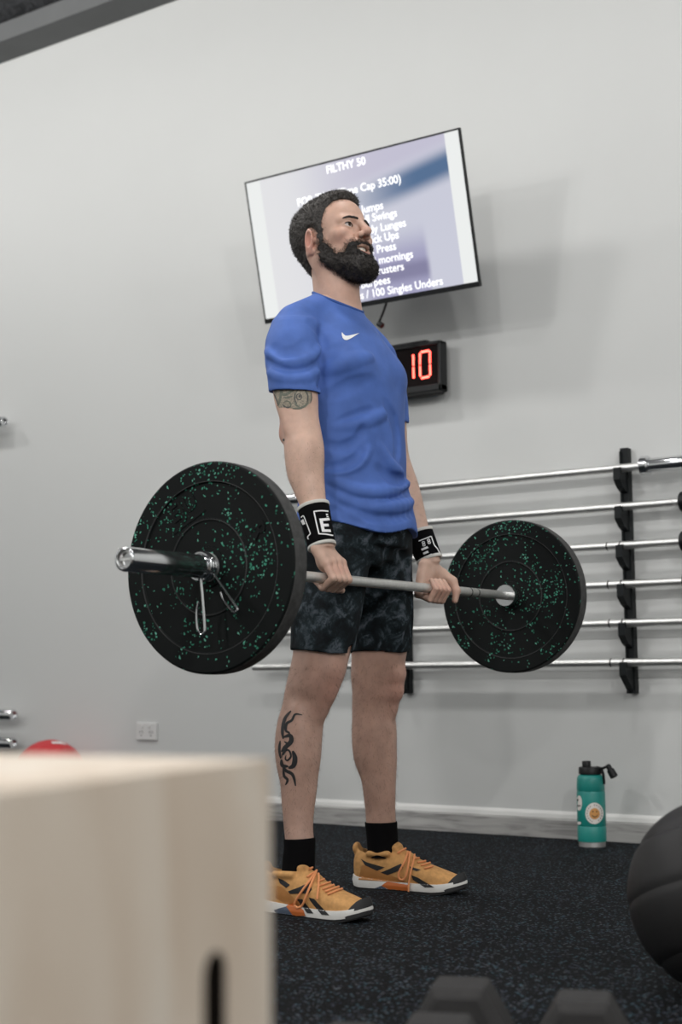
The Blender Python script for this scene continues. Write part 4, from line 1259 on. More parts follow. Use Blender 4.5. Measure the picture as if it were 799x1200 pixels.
ev, ef = edge_strands(HAIR, 2600, .001, .0045, 9, .2)
hair_object('hair_edge', np.zeros((0, 3)), np.zeros((0, 4), int), (ev, ef), M['hair'])['kind'] = 'stuff'
for s in (-1, 1):                                                    # upper lashes
    P3 = []
    for k in range(11):
        t = math.pi * (.04 + .92 * k / 10); dy = .0138 * math.cos(t); dz = .0052 * math.sin(t)
        P3.append(Vector(h2w([(.0805 + math.sqrt(.0152 ** 2 - min(dy * dy * .8 + dz * dz, .00022)) - .0005, s * (.0335 + dy * 1.0), .0218 + dz)])[0]))
    bm_obj('eyelashes', tube_bm(P3, [.0006 + .0007 * math.sin(math.pi * k / 10) for k in range(11)], 6), M['beard'], man)
for s in (-1, 1):
    pts = catmull([(.1005, s * .011, .0360), (.1000, s * .022, .0400), (.0925, s * .036, .0405), (.0800, s * .049, .0335)], 5)
    # lift the brow onto the skin
    P3 = []
    for p in pts:
        q = np.array(p)
        for _ in range(30):
            I = np.round((q - hg.lo) / hg.h).astype(int)
            v = HEADF[I[0], I[1], I[2]]
            q = q - np.array([.8, s * .3, .25]) * (v - .0006) * .6
        P3.append(q)
    rad = np.interp(np.linspace(0, 1, len(P3)), [0, .3, .8, 1], [.0028, .0034, .0026, .0010])
    b = tube_bm([Vector(h2w([p])[0]) for p in P3], list(rad), 8)
    bm_obj('eyebrow', b, M['beard'], man, smooth=True)

# ------------------------------------------------------------------ clothing
def fabric(name, col, rough=.8, amt=.06, bumps=(700, .15, .0008)):
    return mat(name, col, rough, noise=(18, amt), bump=bumps, spec=.25)
m_shirt = fabric('blue_polyester', (0.073, 0.147, 0.440), .65, .14)
m_seam = fabric('blue_seam', (0.045, 0.105, 0.340), .7)
Oray = EYE - ORG
def march(gr, px, py, t0=2.6, t1=4.6):
    d = ray(px, py); t = np.arange(t0, t1, gr.h * .5)
    P = Oray[None] + t[:, None] * d[None]
    v = gr.sample(P)
    inb = np.all((P > gr.lo) & (P < gr.lo + gr.h * (gr.n - 1)), axis=1)
    k = np.argmax((v < 0) & inb)
    return P[k] if (v[k] < 0 and inb[k]) else None
def folds(gr, strokes, gain=.6):
    for kind, pts, r, amp in strokes:
        amp = amp * gain; r = r * 1.25
        P = []
        for p in catmull(pts, 4):
            q = march(gr, *p)
            if q is None: continue
            d = ray(*p); d = d / np.linalg.norm(d)
            P.append(q + d * (r - amp) if kind == 'r' else q - d * (r - amp))
        n = len(P)
        if n < 2: continue
        rad = [r * (.55 + .45 * math.sin(math.pi * i / (n - 1))) for i in range(n)]
        # fade both ends by sinking them
        for i in range(n):
            f = 1 - math.sin(math.pi * i / (n - 1)) ** .6
            d = ray(*pts[min(len(pts) - 1, int(i / n * len(pts)))]); d = d / np.linalg.norm(d)
            P[i] = P[i] + d * amp * f * (1 if kind == 'r' else -1)
        gr.chain(P, rad, .013 if kind == 'r' else .012, 'u' if kind == 'r' else 's')

sg = Grid((-.20, -.335, .895), (.225, .335, 1.605), .003)
SH_T = [(.90, .030, 0, .146, .184), (.95, .030, 0, .144, .183), (1.00, .028, 0, .137, .180), (1.06, .024, 0, .129, .175), (1.12, .018, 0, .126, .173), (1.20, .010, 0, .128, .180), (1.28, .003, 0, .133, .188), (1.36, -.005, 0, .133, .190), (1.43, -.016, 0, .118, .176), (1.48, -.028, 0, .098, .145), (1.53, -.026, 0, .066, .086), (1.60, -.020, 0, .056, .060)]
sg.zloft(SH_T, .02)
for s in (-1, 1):
    sg.cap((-.036, s * .045, 1.545), (-.032, s * .180, 1.470), .036, .047, .03)
    sg.ell((.046, s * .080, 1.355), (.077, .086, .066), .03)
sl = Grid((-.20, -.335, .895), (.225, .335, 1.605), .003)
infl = lambda A, e, z0: [(z, x, y, a + e, b + e) for z, x, y, a, b in A if z > z0]
sl.zloft(infl(R_ARM, .0095, 1.19), .02); sl.zloft(infl(L_ARM, .0095, 1.19), .02)
zc = 1.268 - .10 * (sl.ax[0][:, None, None] - .01)
sl.F = np.maximum(sl.F, np.minimum(zc - sl.ax[2][None, None, :], .5))
h_ = np.clip(.5 + .5 * (sg.F - sl.F) / .016, 0, 1)
low_ = (sg.ax[2] < 1.275)[None, None, :]
kk = np.where(low_, .004, .016).astype(np.float32)
h_ = np.clip(.5 + .5 * (sg.F - sl.F) / kk, 0, 1)
sg.F = (sg.F * (1 - h_) + sl.F * h_ - kk * h_ * (1 - h_)).astype(np.float32)
folds(sg, [
    ('g', [(352, 362), (366, 378), (377, 398), (379, 425), (376, 452)], .008, .0035),          # armhole seam
    ('g', [(314, 420), (325, 430), (343, 436), (362, 430), (374, 418)], .010, .0045),
    ('r', [(314, 412), (327, 420), (345, 426), (362, 420), (373, 408)], .010, .0035),
    ('g', [(318, 405), (332, 412), (348, 408), (362, 398)], .010, .003),
    ('r', [(316, 436), (335, 444), (355, 444), (372, 436)], .009, .003),
    ('g', [(376, 424), (386, 413), (402, 402)], .010, .004),
    ('r', [(378, 440), (392, 432), (412, 424), (432, 420)], .016, .0015),
    ('g', [(378, 462), (398, 458), (420, 449), (442, 444)], .016, .0018),
    ('g', [(398, 493), (418, 488), (438, 480)], .011, .002),
    ('r', [(392, 502), (415, 499), (440, 489), (452, 480)], .012, .0014),
    ('g', [(380, 520), (402, 524), (420, 516), (428, 500)], .012, .003),
    ('r', [(382, 556), (402, 552), (421, 543), (430, 526)], .010, .0035),
    ('g', [(383, 547), (402, 544), (419, 535), (427, 520)], .010, .0045),
    ('g', [(381, 566), (404, 580), (430, 587), (460, 583), (480, 574)], .012, .0065),
    ('r', [(384, 560), (408, 572), (434, 578), (460, 574), (478, 566)], .012, .005),
    ('g', [(382, 577), (402, 590), (432, 602), (462, 606), (484, 602)], .011, .005),
    ('r', [(384, 574), (406, 587), (432, 594), (462, 594), (482, 588)], .010, .004),
    ('g', [(390, 594), (408, 606), (428, 614)], .009, .0035),
    ('g', [(455, 470), (466, 500), (468, 535)], .014, .003),
    ('r', [(440, 520), (455, 545), (470, 556)], .012, .003),
    ('g', [(445, 545), (460, 560), (476, 562)], .010, .0035),
])
nz1 = grid_noise(sg, (9, 9, 14), 11); nz2 = grid_noise(sg, (22, 22, 34), 12)
damp = (1 - .75 * np.clip((sg.ax[2] - 1.30) / .1, 0, 1))[None, None, :]
sg.F += (nz1 * .0028 + nz2 * .0013) * damp
def cover(gr, e, ymax, z1):
    G = BODYF; I = []
    for i in range(3):
        q = np.clip((gr.ax[i] - G.lo[i]) / G.h, 0, G.n[i] - 1.001); k = q.astype(int); I.append((k, (q - k).astype(np.float32)))
    out = np.zeros(tuple(gr.n), np.float32)
    for a in (0, 1):
        for b in (0, 1):
            for c in (0, 1):
                w = (I[0][1] if a else 1 - I[0][1])[:, None, None] * (I[1][1] if b else 1 - I[1][1])[None, :, None] * (I[2][1] if c else 1 - I[2][1])[None, None, :]
                out += G.F[np.ix_(I[0][0] + a, I[1][0] + b, I[2][0] + c)] * w
    ok = (np.abs(gr.ax[1]) < ymax)[None, :, None] | (gr.ax[2] > z1)[None, None, :]
    d = np.where(ok, out - e, .3)
    h = np.clip(.5 + .5 * (gr.F - d) / .006, 0, 1)
    gr.F = (gr.F * (1 - h) + d * h - .006 * h * (1 - h)).astype(np.float32)
cover(sg, .0055, .17, 1.30)
# neck opening, hem
FPRE = sg.F.copy()
zx, zz = sg.ax[0][:, None, None], sg.ax[2][None, None, :]
zpl = 1.552 - .50 * zx
rad_ = np.sqrt((zx + .020) ** 2 + sg.ax[1][None, :, None] ** 2)
sg.F = np.maximum(sg.F, np.minimum(zz - zpl, (.104 - rad_)))
sg.F = np.maximum(sg.F, (.947 - .115 * (zx - .03) + .010 * np.sin(sg.ax[1][None, :, None] * 26 + .5)) - zz)
inner = sg.F + .0065
# hollow out: keep a 6 mm cloth layer (only where the torso/sleeve volume itself is offset inwards)
F0 = sg.F.copy()
sh2 = Grid((-.20, -.335, .895), (.225, .335, 1.605), .003)
sh2.zloft(infl(R_ARM, .003, 1.19), .012); sh2.zloft(infl(L_ARM, .003, 1.19), .012)
sg.F = np.maximum(F0, -np.where((sg.ax[2] < 1.285)[None, None, :] & (np.abs(sg.ax[1]) > .224)[None, :, None], sh2.F, 1.0)).astype(np.float32)
SV, SQ = sg.mesh(); SV = relax(SV, SQ, 2, .5)
shirt = obj('t_shirt', np_mesh('t_shirt', SV, SQ), m_shirt, man)

ring = []
for k in range(60):
    a = 2 * math.pi * k / 60; best = .05
    for r in np.arange(.03, .112, .0012):
        x = -.020 + r * math.cos(a); y = r * math.sin(a); z = 1.552 - .50 * x - .003
        I = np.round((np.array([x, y, z]) - sg.lo) / sg.h).astype(int)
        if np.all(I >= 0) and np.all(I < sg.n) and FPRE[I[0], I[1], I[2]] < 0: best = r
    ring.append(best)
ring = np.array(ring); ring = (np.roll(ring, 1) + 2 * ring + np.roll(ring, -1)) / 4; ring = (np.roll(ring, 1) + 2 * ring + np.roll(ring, -1)) / 4
pts = []
for k in range(60):
    a = 2 * math.pi * k / 60; r = ring[k] - .0015; x = -.020 + r * math.cos(a)
    pts.append((x, r * math.sin(a), 1.552 - .50 * x - .004))
bm_obj('collar', tube_bm(pts, .0042, 8, closed=True), m_seam, man, smooth=True)
# --- shorts
def camo():
    m = mat('dark_camo', (0.02, 0.025, 0.03), .8, bump=(600, .15, .0008), spec=.2)
    nt = m.node_tree; N = nt.nodes; L = nt.links
    tc = N.new('ShaderNodeTexCoord')
    n = N.new('ShaderNodeTexNoise'); n.inputs['Scale'].default_value = 16; n.inputs['Detail'].default_value = 3; n.inputs['Distortion'].default_value = 1.6
    L.new(tc.outputs['Object'], n.inputs['Vector'])
    v = N.new('ShaderNodeTexNoise'); v.inputs['Scale'].default_value = 60; v.inputs['Detail'].default_value = 4; v.inputs['Distortion'].default_value = 2
    L.new(tc.outputs['Object'], v.inputs['Vector'])
    a = N.new('ShaderNodeMath'); a.operation = 'MULTIPLY_ADD'; a.inputs[1].default_value = .35; L.new(v.outputs['Fac'], a.inputs[0]); 
    s = N.new('ShaderNodeMath'); s.operation = 'SUBTRACT'; s.inputs[1].default_value = .175; L.new(n.outputs['Fac'], s.inputs[0]); L.new(s.outputs[0], a.inputs[2])
    c = ramp(nt, a.outputs[0], [(.36, (.004, .006, .008)), (.48, (.007, .012, .015)), (.54, (.014, .023, .028)), (.61, (.040, .053, .064)), (.70, (.085, .098, .118))])
    L.new(c, N['Principled BSDF'].inputs['Base Color'])
    return m
m_camo = camo()
pg = Grid((-.16, -.30, .60), (.20, .30, 1.01), .0032)
S_R = [(.60, .030, -.166, .078, .077), (.66, .033, -.154, .081, .081), (.72, .030, -.140, .086, .086), (.80, .020, -.112, .090, .090), (.88, .022, -.095, .096, .092), (.96, .026, -.08, .105, .085)]
S_L = [(.60, .002, .148, .079, .078), (.66, .008, .142, .083, .083), (.72, .014, .134, .088, .087), (.80, .018, .118, .092, .096), (.88, .022, .100, .096, .098), (.96, .026, .08, .105, .09)]
pg.zloft(S_R, .018); pg.zloft(S_L, .018)
pg.zloft([(.86, .024, 0, .095, .17), (.90, .026, 0, .108, .172), (.96, .028, 0, .120, .170), (1.00, .028, 0, .118, .166)], .03)
folds(pg, [('g', [(413, 764), (415, 740), (421, 715), (428, 700)], .010, .005), ('g', [(352, 700), (362, 712), (372, 730)], .010, .003),
           ('r', [(372, 700), (385, 725), (392, 755)], .012, .003), ('g', [(384, 705), (398, 730), (402, 758)], .010, .003),
           ('g', [(440, 705), (448, 735), (450, 762)], .012, .003), ('r', [(455, 706), (465, 735), (467, 764)], .012, .003),
           ('g', [(470, 640), (478, 665), (480, 690)], .010, .003), ('r', [(430, 640), (440, 655), (452, 672)], .012, .003),
           ('g', [(405, 632), (415, 650), (428, 664)], .010, .003), ('g', [(480, 700), (482, 725), (476, 750)], .010, .003)])
cover(pg, .006, .225, 9)
pg.F += grid_noise(pg, (14, 14, 10), 21) * .0022 + grid_noise(pg, 36, 22) * .0008
px_, py_, pz_ = pg.ax[0][:, None, None], pg.ax[1][None, :, None], pg.ax[2][None, None, :]
pg.F = np.maximum(pg.F, (.630 - .09 * (px_ - .03) * (py_ < 0) + .004 * np.sin(py_ * 40)) - pz_)
pi_ = Grid((-.16, -.30, .60), (.20, .30, 1.01), .0032)
dec = lambda S: [(z - (.02 if z == .60 else 0), x, y, a - .0055, b - .0055) for z, x, y, a, b in S]
pi_.zloft(dec(S_R), .01); pi_.zloft(dec(S_L), .01)
pg.F = np.maximum(pg.F, -np.where(pg.ax[2][None, None, :] < .655, pi_.F, 1.0)).astype(np.float32)
PV, PQ = pg.mesh(); PV = relax(PV, PQ, 2, .5)
shorts = obj('shorts', np_mesh('shorts', PV, PQ), m_camo, man)

# --- bands and socks as thin sleeves around the limbs
def limb_ring(A, z, e, n=48, tilt=(0, 0)):
    S = np.array(A, float); o = np.argsort(S[:, 0]); S = S[o]
    c = [float(hermite(S[:, 0], S[:, j], np.array([z]))[0]) for j in range(1, 5)]
    out = []
    for k in range(n):
        a = 2 * math.pi * k / n
        dx, dy = (c[2] + e) * math.cos(a), (c[3] + e) * math.sin(a)
        out.append((c[0] + dx, c[1] + dy, z + dx * tilt[0] + dy * tilt[1]))
    return out
def cuff(name, A, zs, es, m, parent, tilt=(0, 0), n=48, close=True):
    b = bmesh.new(); R = [[b.verts.new(p) for p in limb_ring(A, z, e, n, tilt)] for z, e in zip(zs, es)]
    pr = list(zip(R, R[1:])) + ([(R[-1], R[0])] if close else [])
    for P, Q_ in pr:
        for k in range(n): b.faces.new((P[k], P[(k + 1) % n], Q_[(k + 1) % n], Q_[k]))
    return bm_obj(name, b, m, parent, smooth=True, angle=math.radians(70))
def wristband(A, z0, z1, label, tilt):
    zs = np.linspace(z0, z1, 9)
    w = cuff('wristband', A, list(zs) + list(zs[::-1]), [.0048, .0056] + [.0058] * 5 + [.0056, .0048] + [.0006] * 9, M['black_knit'], man, tilt)
    w['label'] = label
    for za, zb in ((z0 - .0015, z0 + .006), (z1 - .006, z1 + .0015)):
        cuff('edge_trim', A, [za, za, (za + zb) / 2, zb, zb], [.001, .0062, .0072, .0062, .001], M['pale_knit'], w, tilt)
    return w
wbR = wristband(R_ARM, .874, .976, "black wristband with white frame and letter on the near wrist", (.30, -.09))
wbL = wristband(L_ARM, .880, .958, "black wristband with white frame and bars on the far wrist", (.36, .02))
def sock(A, z1, tilt):
    zs = [.085, .11, .13, .15, z1 - .012, z1 - .004, z1]
    return cuff('sock', A, zs + zs[::-1], [.0045, .004, .0035, .003, .003, .0036, .0028] + [.0006] * 7, M['black_knit'], man, tilt)
sock(R_LEG, .178, (0.06, 0)); sock(L_LEG, .178, (0.02, 0))

# --- shoes
m_upper = mat('amber_mesh', (0.55, 0.295, 0.110), .75, noise=(90, .18), bump=(620, .45, .0012), spec=.25)
m_heelc = mat('amber_heel_film', (0.42, 0.185, 0.055), .5, noise=(40, .1))
m_mid = mat('white_foam', (0.70, 0.69, 0.66), .6, noise=(60, .05))
m_sole = mat('black_outsole', (0.012, 0.012, 0.013), .6)
m_or = mat('orange_tpu', (0.52, 0.14, 0.035), .4)
m_bl = mat('slate_tpu', (0.095, 0.12, 0.165), .4)
m_wt = mat('grey_tpu', (0.33, 0.33, 0.34), .5)
m_lace = mat('orange_lace', (0.75, 0.30, 0.12), .75, bump=(900, .4, .001))
m_stripe = mat('black_overlay', (0.013, 0.013, 0.014), .55)
m_lining = mat('shoe_lining', (0.30, 0.13, 0.04), .8)
LSH = .305
def outline(side, grow=0.0, n=40):
    """foot outline; side = +1 if the inner edge is at +y"""
    pts = [(0.0, .0), (.006, .020), (.025, .032), (.06, .035), (.10, .034), (.14, .036), (.19, .044), (.225, .047), (.26, .041), (.285, .028), (.302, .008)]
    oth = [(.302, -.004), (.288, -.028), (.262, -.044), (.225, -.051), (.18, -.049), (.13, -.043), (.09, -.039), (.05, -.036), (.022, -.031), (.005, -.019)]
    P = [np.array((x + (grow if x > .15 else -grow), side * (y + math.copysign(grow, y)))) for x, y in pts + oth]
    return catmull(P, 3, closed=True)
def spring(x): return .016 * max(0, (x - .22) / .085) ** 2 + .004 * max(0, (.03 - x) / .03) ** 2
def sole_part(name, side, zlo, zhi, m, parent, gl=0.0, gh=0.0, mid=0.0):
    b = bmesh.new(); rings = []
    for f, gr in ((0, gl), (.5, (gl + gh) / 2 + mid), (1, gh)):
        O = outline(side, gr)
        rings.append([b.verts.new((p[0], p[1], (zlo(p[0]) * (1 - f) + zhi(p[0]) * f))) for p in O])
    n = len(rings[0])
    for A, B in zip(rings, rings[1:]):
        for k in range(n): b.faces.new((A[k], A[(k + 1) % n], B[(k + 1) % n], B[k]))
    b.faces.new(rings[0]); b.faces.new(rings[-1])
    bmesh.ops.triangulate(b, faces=[f for f in b.faces if len(f.verts) > 4])
    return bm_obj(name, b, m, parent, smooth=True, angle=math.radians(50))
def shoe(heel, toe, side, label):
    hx, hy_ = heel; ang = math.atan2(toe[1] - heel[1], toe[0] - heel[0])
    R = np.array([[math.cos(ang), -math.sin(ang), 0], [math.sin(ang), math.cos(ang), 0], [0, 0, 1]])
    s_ = math.hypot(toe[0] - heel[0], toe[1] - heel[1]) / LSH
    T = lambda P: (np.asarray(P) * np.array([s_, 1, 1])) @ R.T + np.array([hx, hy_, 0])
    sh = Grid((-.02, -.07, .008), (.33, .07, .135), .0022)
    sec = [(.003, 0, .058, .016, .030), (.012, 0, .058, .026, .044), (.03, 0, .060, .033, .052), (.06, -side * .001, .060, .036, .052), (.10, -side * .002, .058, .038, .050), (.135, -side * .003, .053, .040, .048),
           (.17, -side * .003, .044, .043, .041), (.21, -side * .003, .036, .046, .033), (.25, -side * .002, .031, .042, .025), (.28, 0, .028, .032, .0185), (.30, 0, .028, .014, .010)]
    sh.zloft(sec, .006, axis=0, pw=2.4)
    sh.cap((.100, 0, .104), (.150, 0, .082), .016, .018, .012)             # tongue
    sh.ell((.115, 0, .112), (.017, .024, .014), .008)
    sh.ell((.006, 0, .105), (.010, .018, .016), .010)                       # heel tab
    for s in (-1, 1): sh.cap((.055, s * .034, .096), (.105, s * .034, .098), .008, .008, .010)
    zz_ = sh.ax[2][None, None, :]
    # ankle opening
    e = Grid((-.02, -.07, .008), (.33, .07, .135), .0022)
    e.zloft([(.060, .060, 0, .040, .024), (.09, .060, 0, .044, .028), (.14, .056, 0, .050, .036)], .004)
    sh.F = np.maximum(sh.F, -e.F)
    sh.F = np.maximum(sh.F, .020 - zz_)
    v, q = sh.mesh(); v = relax(v, q, 2, .5)
    st = bpy.data.objects.new('shoe', None); st.empty_display_size = .02; link(st, man); st['label'] = label
    up_ = obj('upper', np_mesh('upper', T(v), q), m_upper, st)
    zt = lambda x: .034 - .008 * min(1, x / .13) + spring(x) * .9
    mid_ = sole_part('midsole', side, lambda x: .006 + spring(x), zt, m_mid, st, .001, .0015, .002)
    out_ = sole_part('outsole', side, lambda x: spring(x), lambda x: .0065 + spring(x), m_sole, st, -.001, .0015)
    # toe bumper
    tbm = bmesh.new(); O = outline(side, .0028); sel = [p for p in O if p[0] > .262]
    sel.sort(key=lambda p: math.atan2(p[1], p[0] - .24))
    rr = []
    for f, ins in ((0, 0), (.6, .0008), (1, .007)):
        rr.append([tbm.verts.new((p[0] - ins * (p[0] > .25), p[1] * (1 - ins * 4), .003 + spring(p[0]) + f * (.030 * sstep(p[0], .255, .30) + .008))) for p in sel])
    rr.append([tbm.verts.new((.255, p[1] * .8, .006)) for p in sel])
    for A, B in zip(rr, rr[1:]):
        for k in range(len(sel) - 1): tbm.faces.new((A[k], A[k + 1], B[k + 1], B[k]))
    bump_ = bm_obj('toe_bumper', tbm, m_sole, st, smooth=True)
    for o in (mid_, out_, bump_):
        co = np.array([w.co[:] for w in o.data.vertices]); co = T(co)
        o.data.vertices.foreach_set('co', co.astype(np.float32).ravel()); o.data.update()
    return st, up_, mid_
shR, upR, midR = shoe((-.093, -.236), (.212, -.232), 1, 'amber and black training shoe on the near foot')
shL, upL, midL = shoe((-.118, .200), (.199, .247), -1, 'amber and black training shoe on the far foot')

# ------------------------------------------------------------------ prints, tattoos and laces traced onto the surfaces
bpy.context.view_layer.update()
def bvh_of(objs):
    vs, fs = [], []; o0 = 0
    for o in objs:
        me = o.data; mw = o.matrix_world
        co = np.empty(len(me.vertices) * 3, np.float32); me.vertices.foreach_get('co', co); co = co.reshape(-1, 3)
        Mx = np.array(mw); co = co @ Mx[:3, :3].T + Mx[:3, 3]
        vs.append(co); fs += [tuple(i + o0 for i in p.vertices) for p in me.polygons]; o0 += len(co)
    return BVHTree.FromPolygons([Vector(v) for v in np.concatenate(vs)], fs)
def cast(bvh, px, py, lift, maxd=None):
    d = Vector(ray(px, py)).normalized()
    h = bvh.ray_cast(Vector(EYE), d)
    if h[0] is None or (maxd and h[3] > maxd): return None
    n = h[1]
    if n.dot(d) > 0: n = -n
    return h[0] + n * lift - d * lift * .3
def decal(name, bvh, polys, m, parent, lift=.0008, step=1.2, label=None):
    """polys: pixel polygons laid on the surface seen through those pixels (thin printed film)"""
    b = bmesh.new(); inv = parent.matrix_world.inverted()
    for poly in polys:
        t = bmesh.new()
        vs = [t.verts.new((p[0], p[1], 0)) for p in poly]
        try: t.faces.new(vs)
        except ValueError: t.free(); continue
        bmesh.ops.triangulate(t, faces=t.faces)
        for _ in range(5):
            es = [e for e in t.edges if e.calc_length() > step]
            if not es: break
            bmesh.ops.subdivide_edges(t, edges=es, cuts=1); bmesh.ops.triangulate(t, faces=t.faces)
        mp = {}
        for v in t.verts:
            h = cast(bvh, v.co.x, v.co.y, lift)
            if h is not None: mp[v] = b.verts.new(inv @ h)
        for f in t.faces:
            if all(v in mp for v in f.verts):
                P = [mp[v].co for v in f.verts]
                if max((P[i] - P[i - 1]).length for i in range(3)) > .03: continue
                try: b.faces.new([mp[v] for v in f.verts])
                except ValueError: pass
        t.free()
    o = bm_obj(name, b, m, parent, smooth=True, angle=3.0)
    if label: o['label'] = label
    return o
def stroke(pts, w, n=5, taper=True):
    P = catmull(pts, n); k = len(P); L_, R_ = [], []
    for i in range(k):
        a = P[max(i - 1, 0)]; c = P[min(i + 1, k - 1)]; t = (c - a) / (np.linalg.norm(c - a) + 1e-9); nrm = np.array([-t[1], t[0]])
        f = i / (k - 1)
        ww = w / 2 * ((math.sin(math.pi * min(max(f, .04), .96)) ** .5) if taper else 1)
        L_.append(P[i] + nrm * ww); R_.append(P[i] - nrm * ww)
    return [[L_[i], L_[i + 1], R_[i + 1], R_[i]] for i in range(k - 1)]
def ringpoly(cx, cy, rx, ry, w, n=28):
    out = []
    for i in range(n):
        a, c = 2 * math.pi * i / n, 2 * math.pi * (i + 1) / n
        out.append([(cx + rx * math.cos(a), cy + ry * math.sin(a)), (cx + rx * math.cos(c), cy + ry * math.sin(c)),
                    (cx + (rx - w) * math.cos(c), cy + (ry - w) * math.sin(c)), (cx + (rx - w) * math.cos(a), cy + (ry - w) * math.sin(a))])
    return out
def disc2(cx, cy, rx, ry, n=24): return [[(cx + rx * math.cos(2 * math.pi * i / n), cy + ry * math.sin(2 * math.pi * i / n)) for i in range(n)]]

bs = bvh_of([shirt])
sw = [(400.3, 389.6), (400.2, 392.5), (401.2, 396.2), (403.5, 398.6), (406.5, 398.9), (411.5, 396.6), (420.6, 390.7), (411.5, 392.9), (407.2, 393.8), (404.3, 393.6), (402.2, 391.8)]
decal('swoosh_print', bs, [sw], M['white_print'], shirt, .0012, 1.0)
# collar rib and hems
bb = bvh_of([body])
m_ink = mat('black_ink', (0.020, 0.020, 0.022), .55)
tat = []
for pts, w in (([(341, 833), (334, 842), (331, 856), (332, 866)], 3.0), ([(354, 838), (346, 837), (342, 844), (336, 848), (335, 856), (339, 859), (337, 863)], 2.4),
               ([(332, 864), (340, 862), (341, 869), (334, 876), (330, 881)], 4.2), ([(328.5, 868), (327.4, 878), (329, 889)], 2.4),
               ([(330, 888), (332, 882), (338, 879), (341, 886), (337, 891), (334.4, 889), (335.4, 885)], 1.8), ([(343, 880), (345.6, 888), (344, 897), (338, 900)], 4.6),
               ([(330, 892), (334, 902), (343, 908), (346.4, 921)], 3.0), ([(332, 899), (333, 909), (337, 914), (334.6, 920)], 2.6), ([(333, 869), (337, 873), (332, 885)], 2.0),
               ([(330, 890), (331, 897), (338, 898)], 3.4)):
    tat += stroke(pts, w * 1.3)
decal('leg_tattoo', bb, tat, m_ink, man, .0006, 1.0, 'black tribal tattoo on the calf')
m_ink2 = mat('faded_green_ink', (0.125, 0.135, 0.105), .6, noise=(300, .3))
m_ink3 = mat('faded_grey_ink', (0.075, 0.075, 0.072), .6, noise=(300, .3))
m_ink1 = mat('pale_green_ink', (0.27, 0.235, 0.18), .6, noise=(220, .45, 3))
decal('arm_tattoo', bb, [[(319.5, 453), (330, 450), (345, 453), (358, 456), (365.5, 461), (364.5, 471), (358, 477.5), (345, 479.5), (335, 477), (327, 478), (323, 466)]], m_ink1, man, .0004, 2.0, 'pale green shading of the upper arm tattoo')
t2 = ringpoly(353.2, 466.5, 8.2, 12, 1.2) + stroke([(328.8, 455), (332, 462.5), (339.4, 460), (346, 455)], 3.4) + stroke([(325.6, 476), (328, 469), (329.6, 457), (325.6, 451.5)], 3.0) + \
    stroke([(332, 473), (335, 470), (340, 472), (340, 476.6), (333, 476.8), (332, 473)], 1.6) + stroke([(343, 479), (353, 478), (361, 472.5)], 2.4) + stroke([(332, 466), (337, 466), (343, 464)], 2.2) + \
    stroke([(345, 470), (347, 475), (350, 477)], 1.6)
t3 = ringpoly(350.3, 465.2, 3.6, 4, 1.1) + stroke([(357, 458), (360.5, 464), (359.5, 472)], 1.5) + stroke([(331, 474), (336, 477.5), (341, 477)], 1.6) + stroke([(364, 459), (365, 466), (363.5, 473)], 1.2) + \
    stroke([(337, 452), (344, 452.5), (351, 455)], 1.2) + stroke([(321, 461), (324, 468), (326, 475)], 1.6) + disc2(351, 464.5, 1.4, 1.6) + stroke([(345.5, 460), (345, 467), (348, 473)], 1.2)
decal('arm_tattoo', bb, t2, m_ink2, man, .0006, 1.0, 'faded green tattoo on the upper arm')
decal('arm_tattoo', bb, t3, m_ink3, man, .0008, 1.0, 'grey line work in the upper arm tattoo')
decal('mole', bb, disc2(332.6, 515.5, 1.2, 1.5, 12), m_ink, man, .0008)
# far arm tattoo sliver
decal('arm_tattoo', bb, stroke([(476, 497), (478, 503), (478.6, 510)], 1.4), m_ink3, man, .0006, 1.0, 'tattoo sliver on the far arm')
bw_ = bvh_of([wbR])
wr = stroke([(384.5, 599.2), (376, 598.6), (367.8, 599.4)], 1.5, taper=False) + stroke([(367.8, 599), (370.5, 612), (373.8, 625.8)], 1.5, taper=False) + stroke([(373.4, 625.6), (381, 626), (390, 627.6)], 1.5, taper=False)
E_ = [[(374, 607.8), (377.4, 607.6), (380.8, 623.4), (377.2, 623.2)], [(377, 607.6), (385.4, 606.8), (386.2, 609.8), (377.6, 610.8)], [(378.8, 614.0), (384.6, 614.0), (385.2, 617), (379.4, 617.2)], [(380, 620.4), (387, 620.6), (387.6, 623.6), (380.6, 623.4)]]
wr2 = stroke([(353, 606.5), (355.8, 604.6), (358.6, 611), (364, 625.5)], 1.2, taper=False) + stroke([(364, 625.5), (360.8, 629), (361.6, 632)], 1.2, taper=False) + [[(352.6, 610.4), (355.6, 608.2), (358, 614), (355, 615.2)]]
tiny = [[(381.4, 602.2), (383.8, 602.2), (384.2, 604), (381.8, 604)], [(382.2, 605), (384.6, 605), (384.8, 606.2), (382.4, 606.2)]]
for q in (wr, E_, wr2[:-1], wr2[-1:], tiny[:1], tiny[1:]): decal('band_print', bw_, q, M['white_print'], wbR, .0009, 1.0)
bwl = bvh_of([wbL])
c8 = lambda x, y: (480 + x / 7.99, 620 + y / 7.99)
wl = []
fr_ = [c8(*p) for p in ((85, 112), (200, 68), (228, 150), (258, 185), (284, 236), (126, 304))]
for a, b_ in zip(fr_, fr_[1:]): wl += stroke([a, ((a[0] + b_[0]) / 2, (a[1] + b_[1]) / 2), b_], 1.1, taper=False)
decal('band_print', bwl, wl, M['white_print'], wbL, .0009, 1.0)
for q in (((105, 186), (165, 160), (176, 178), (116, 202)), ((124, 222), (168, 202), (178, 220), (132, 240)), ((130, 262), (206, 230), (216, 244), (136, 282))): decal('band_print', bwl, [[c8(*p) for p in q]], M['white_print'], wbL, .0009, 1.0)
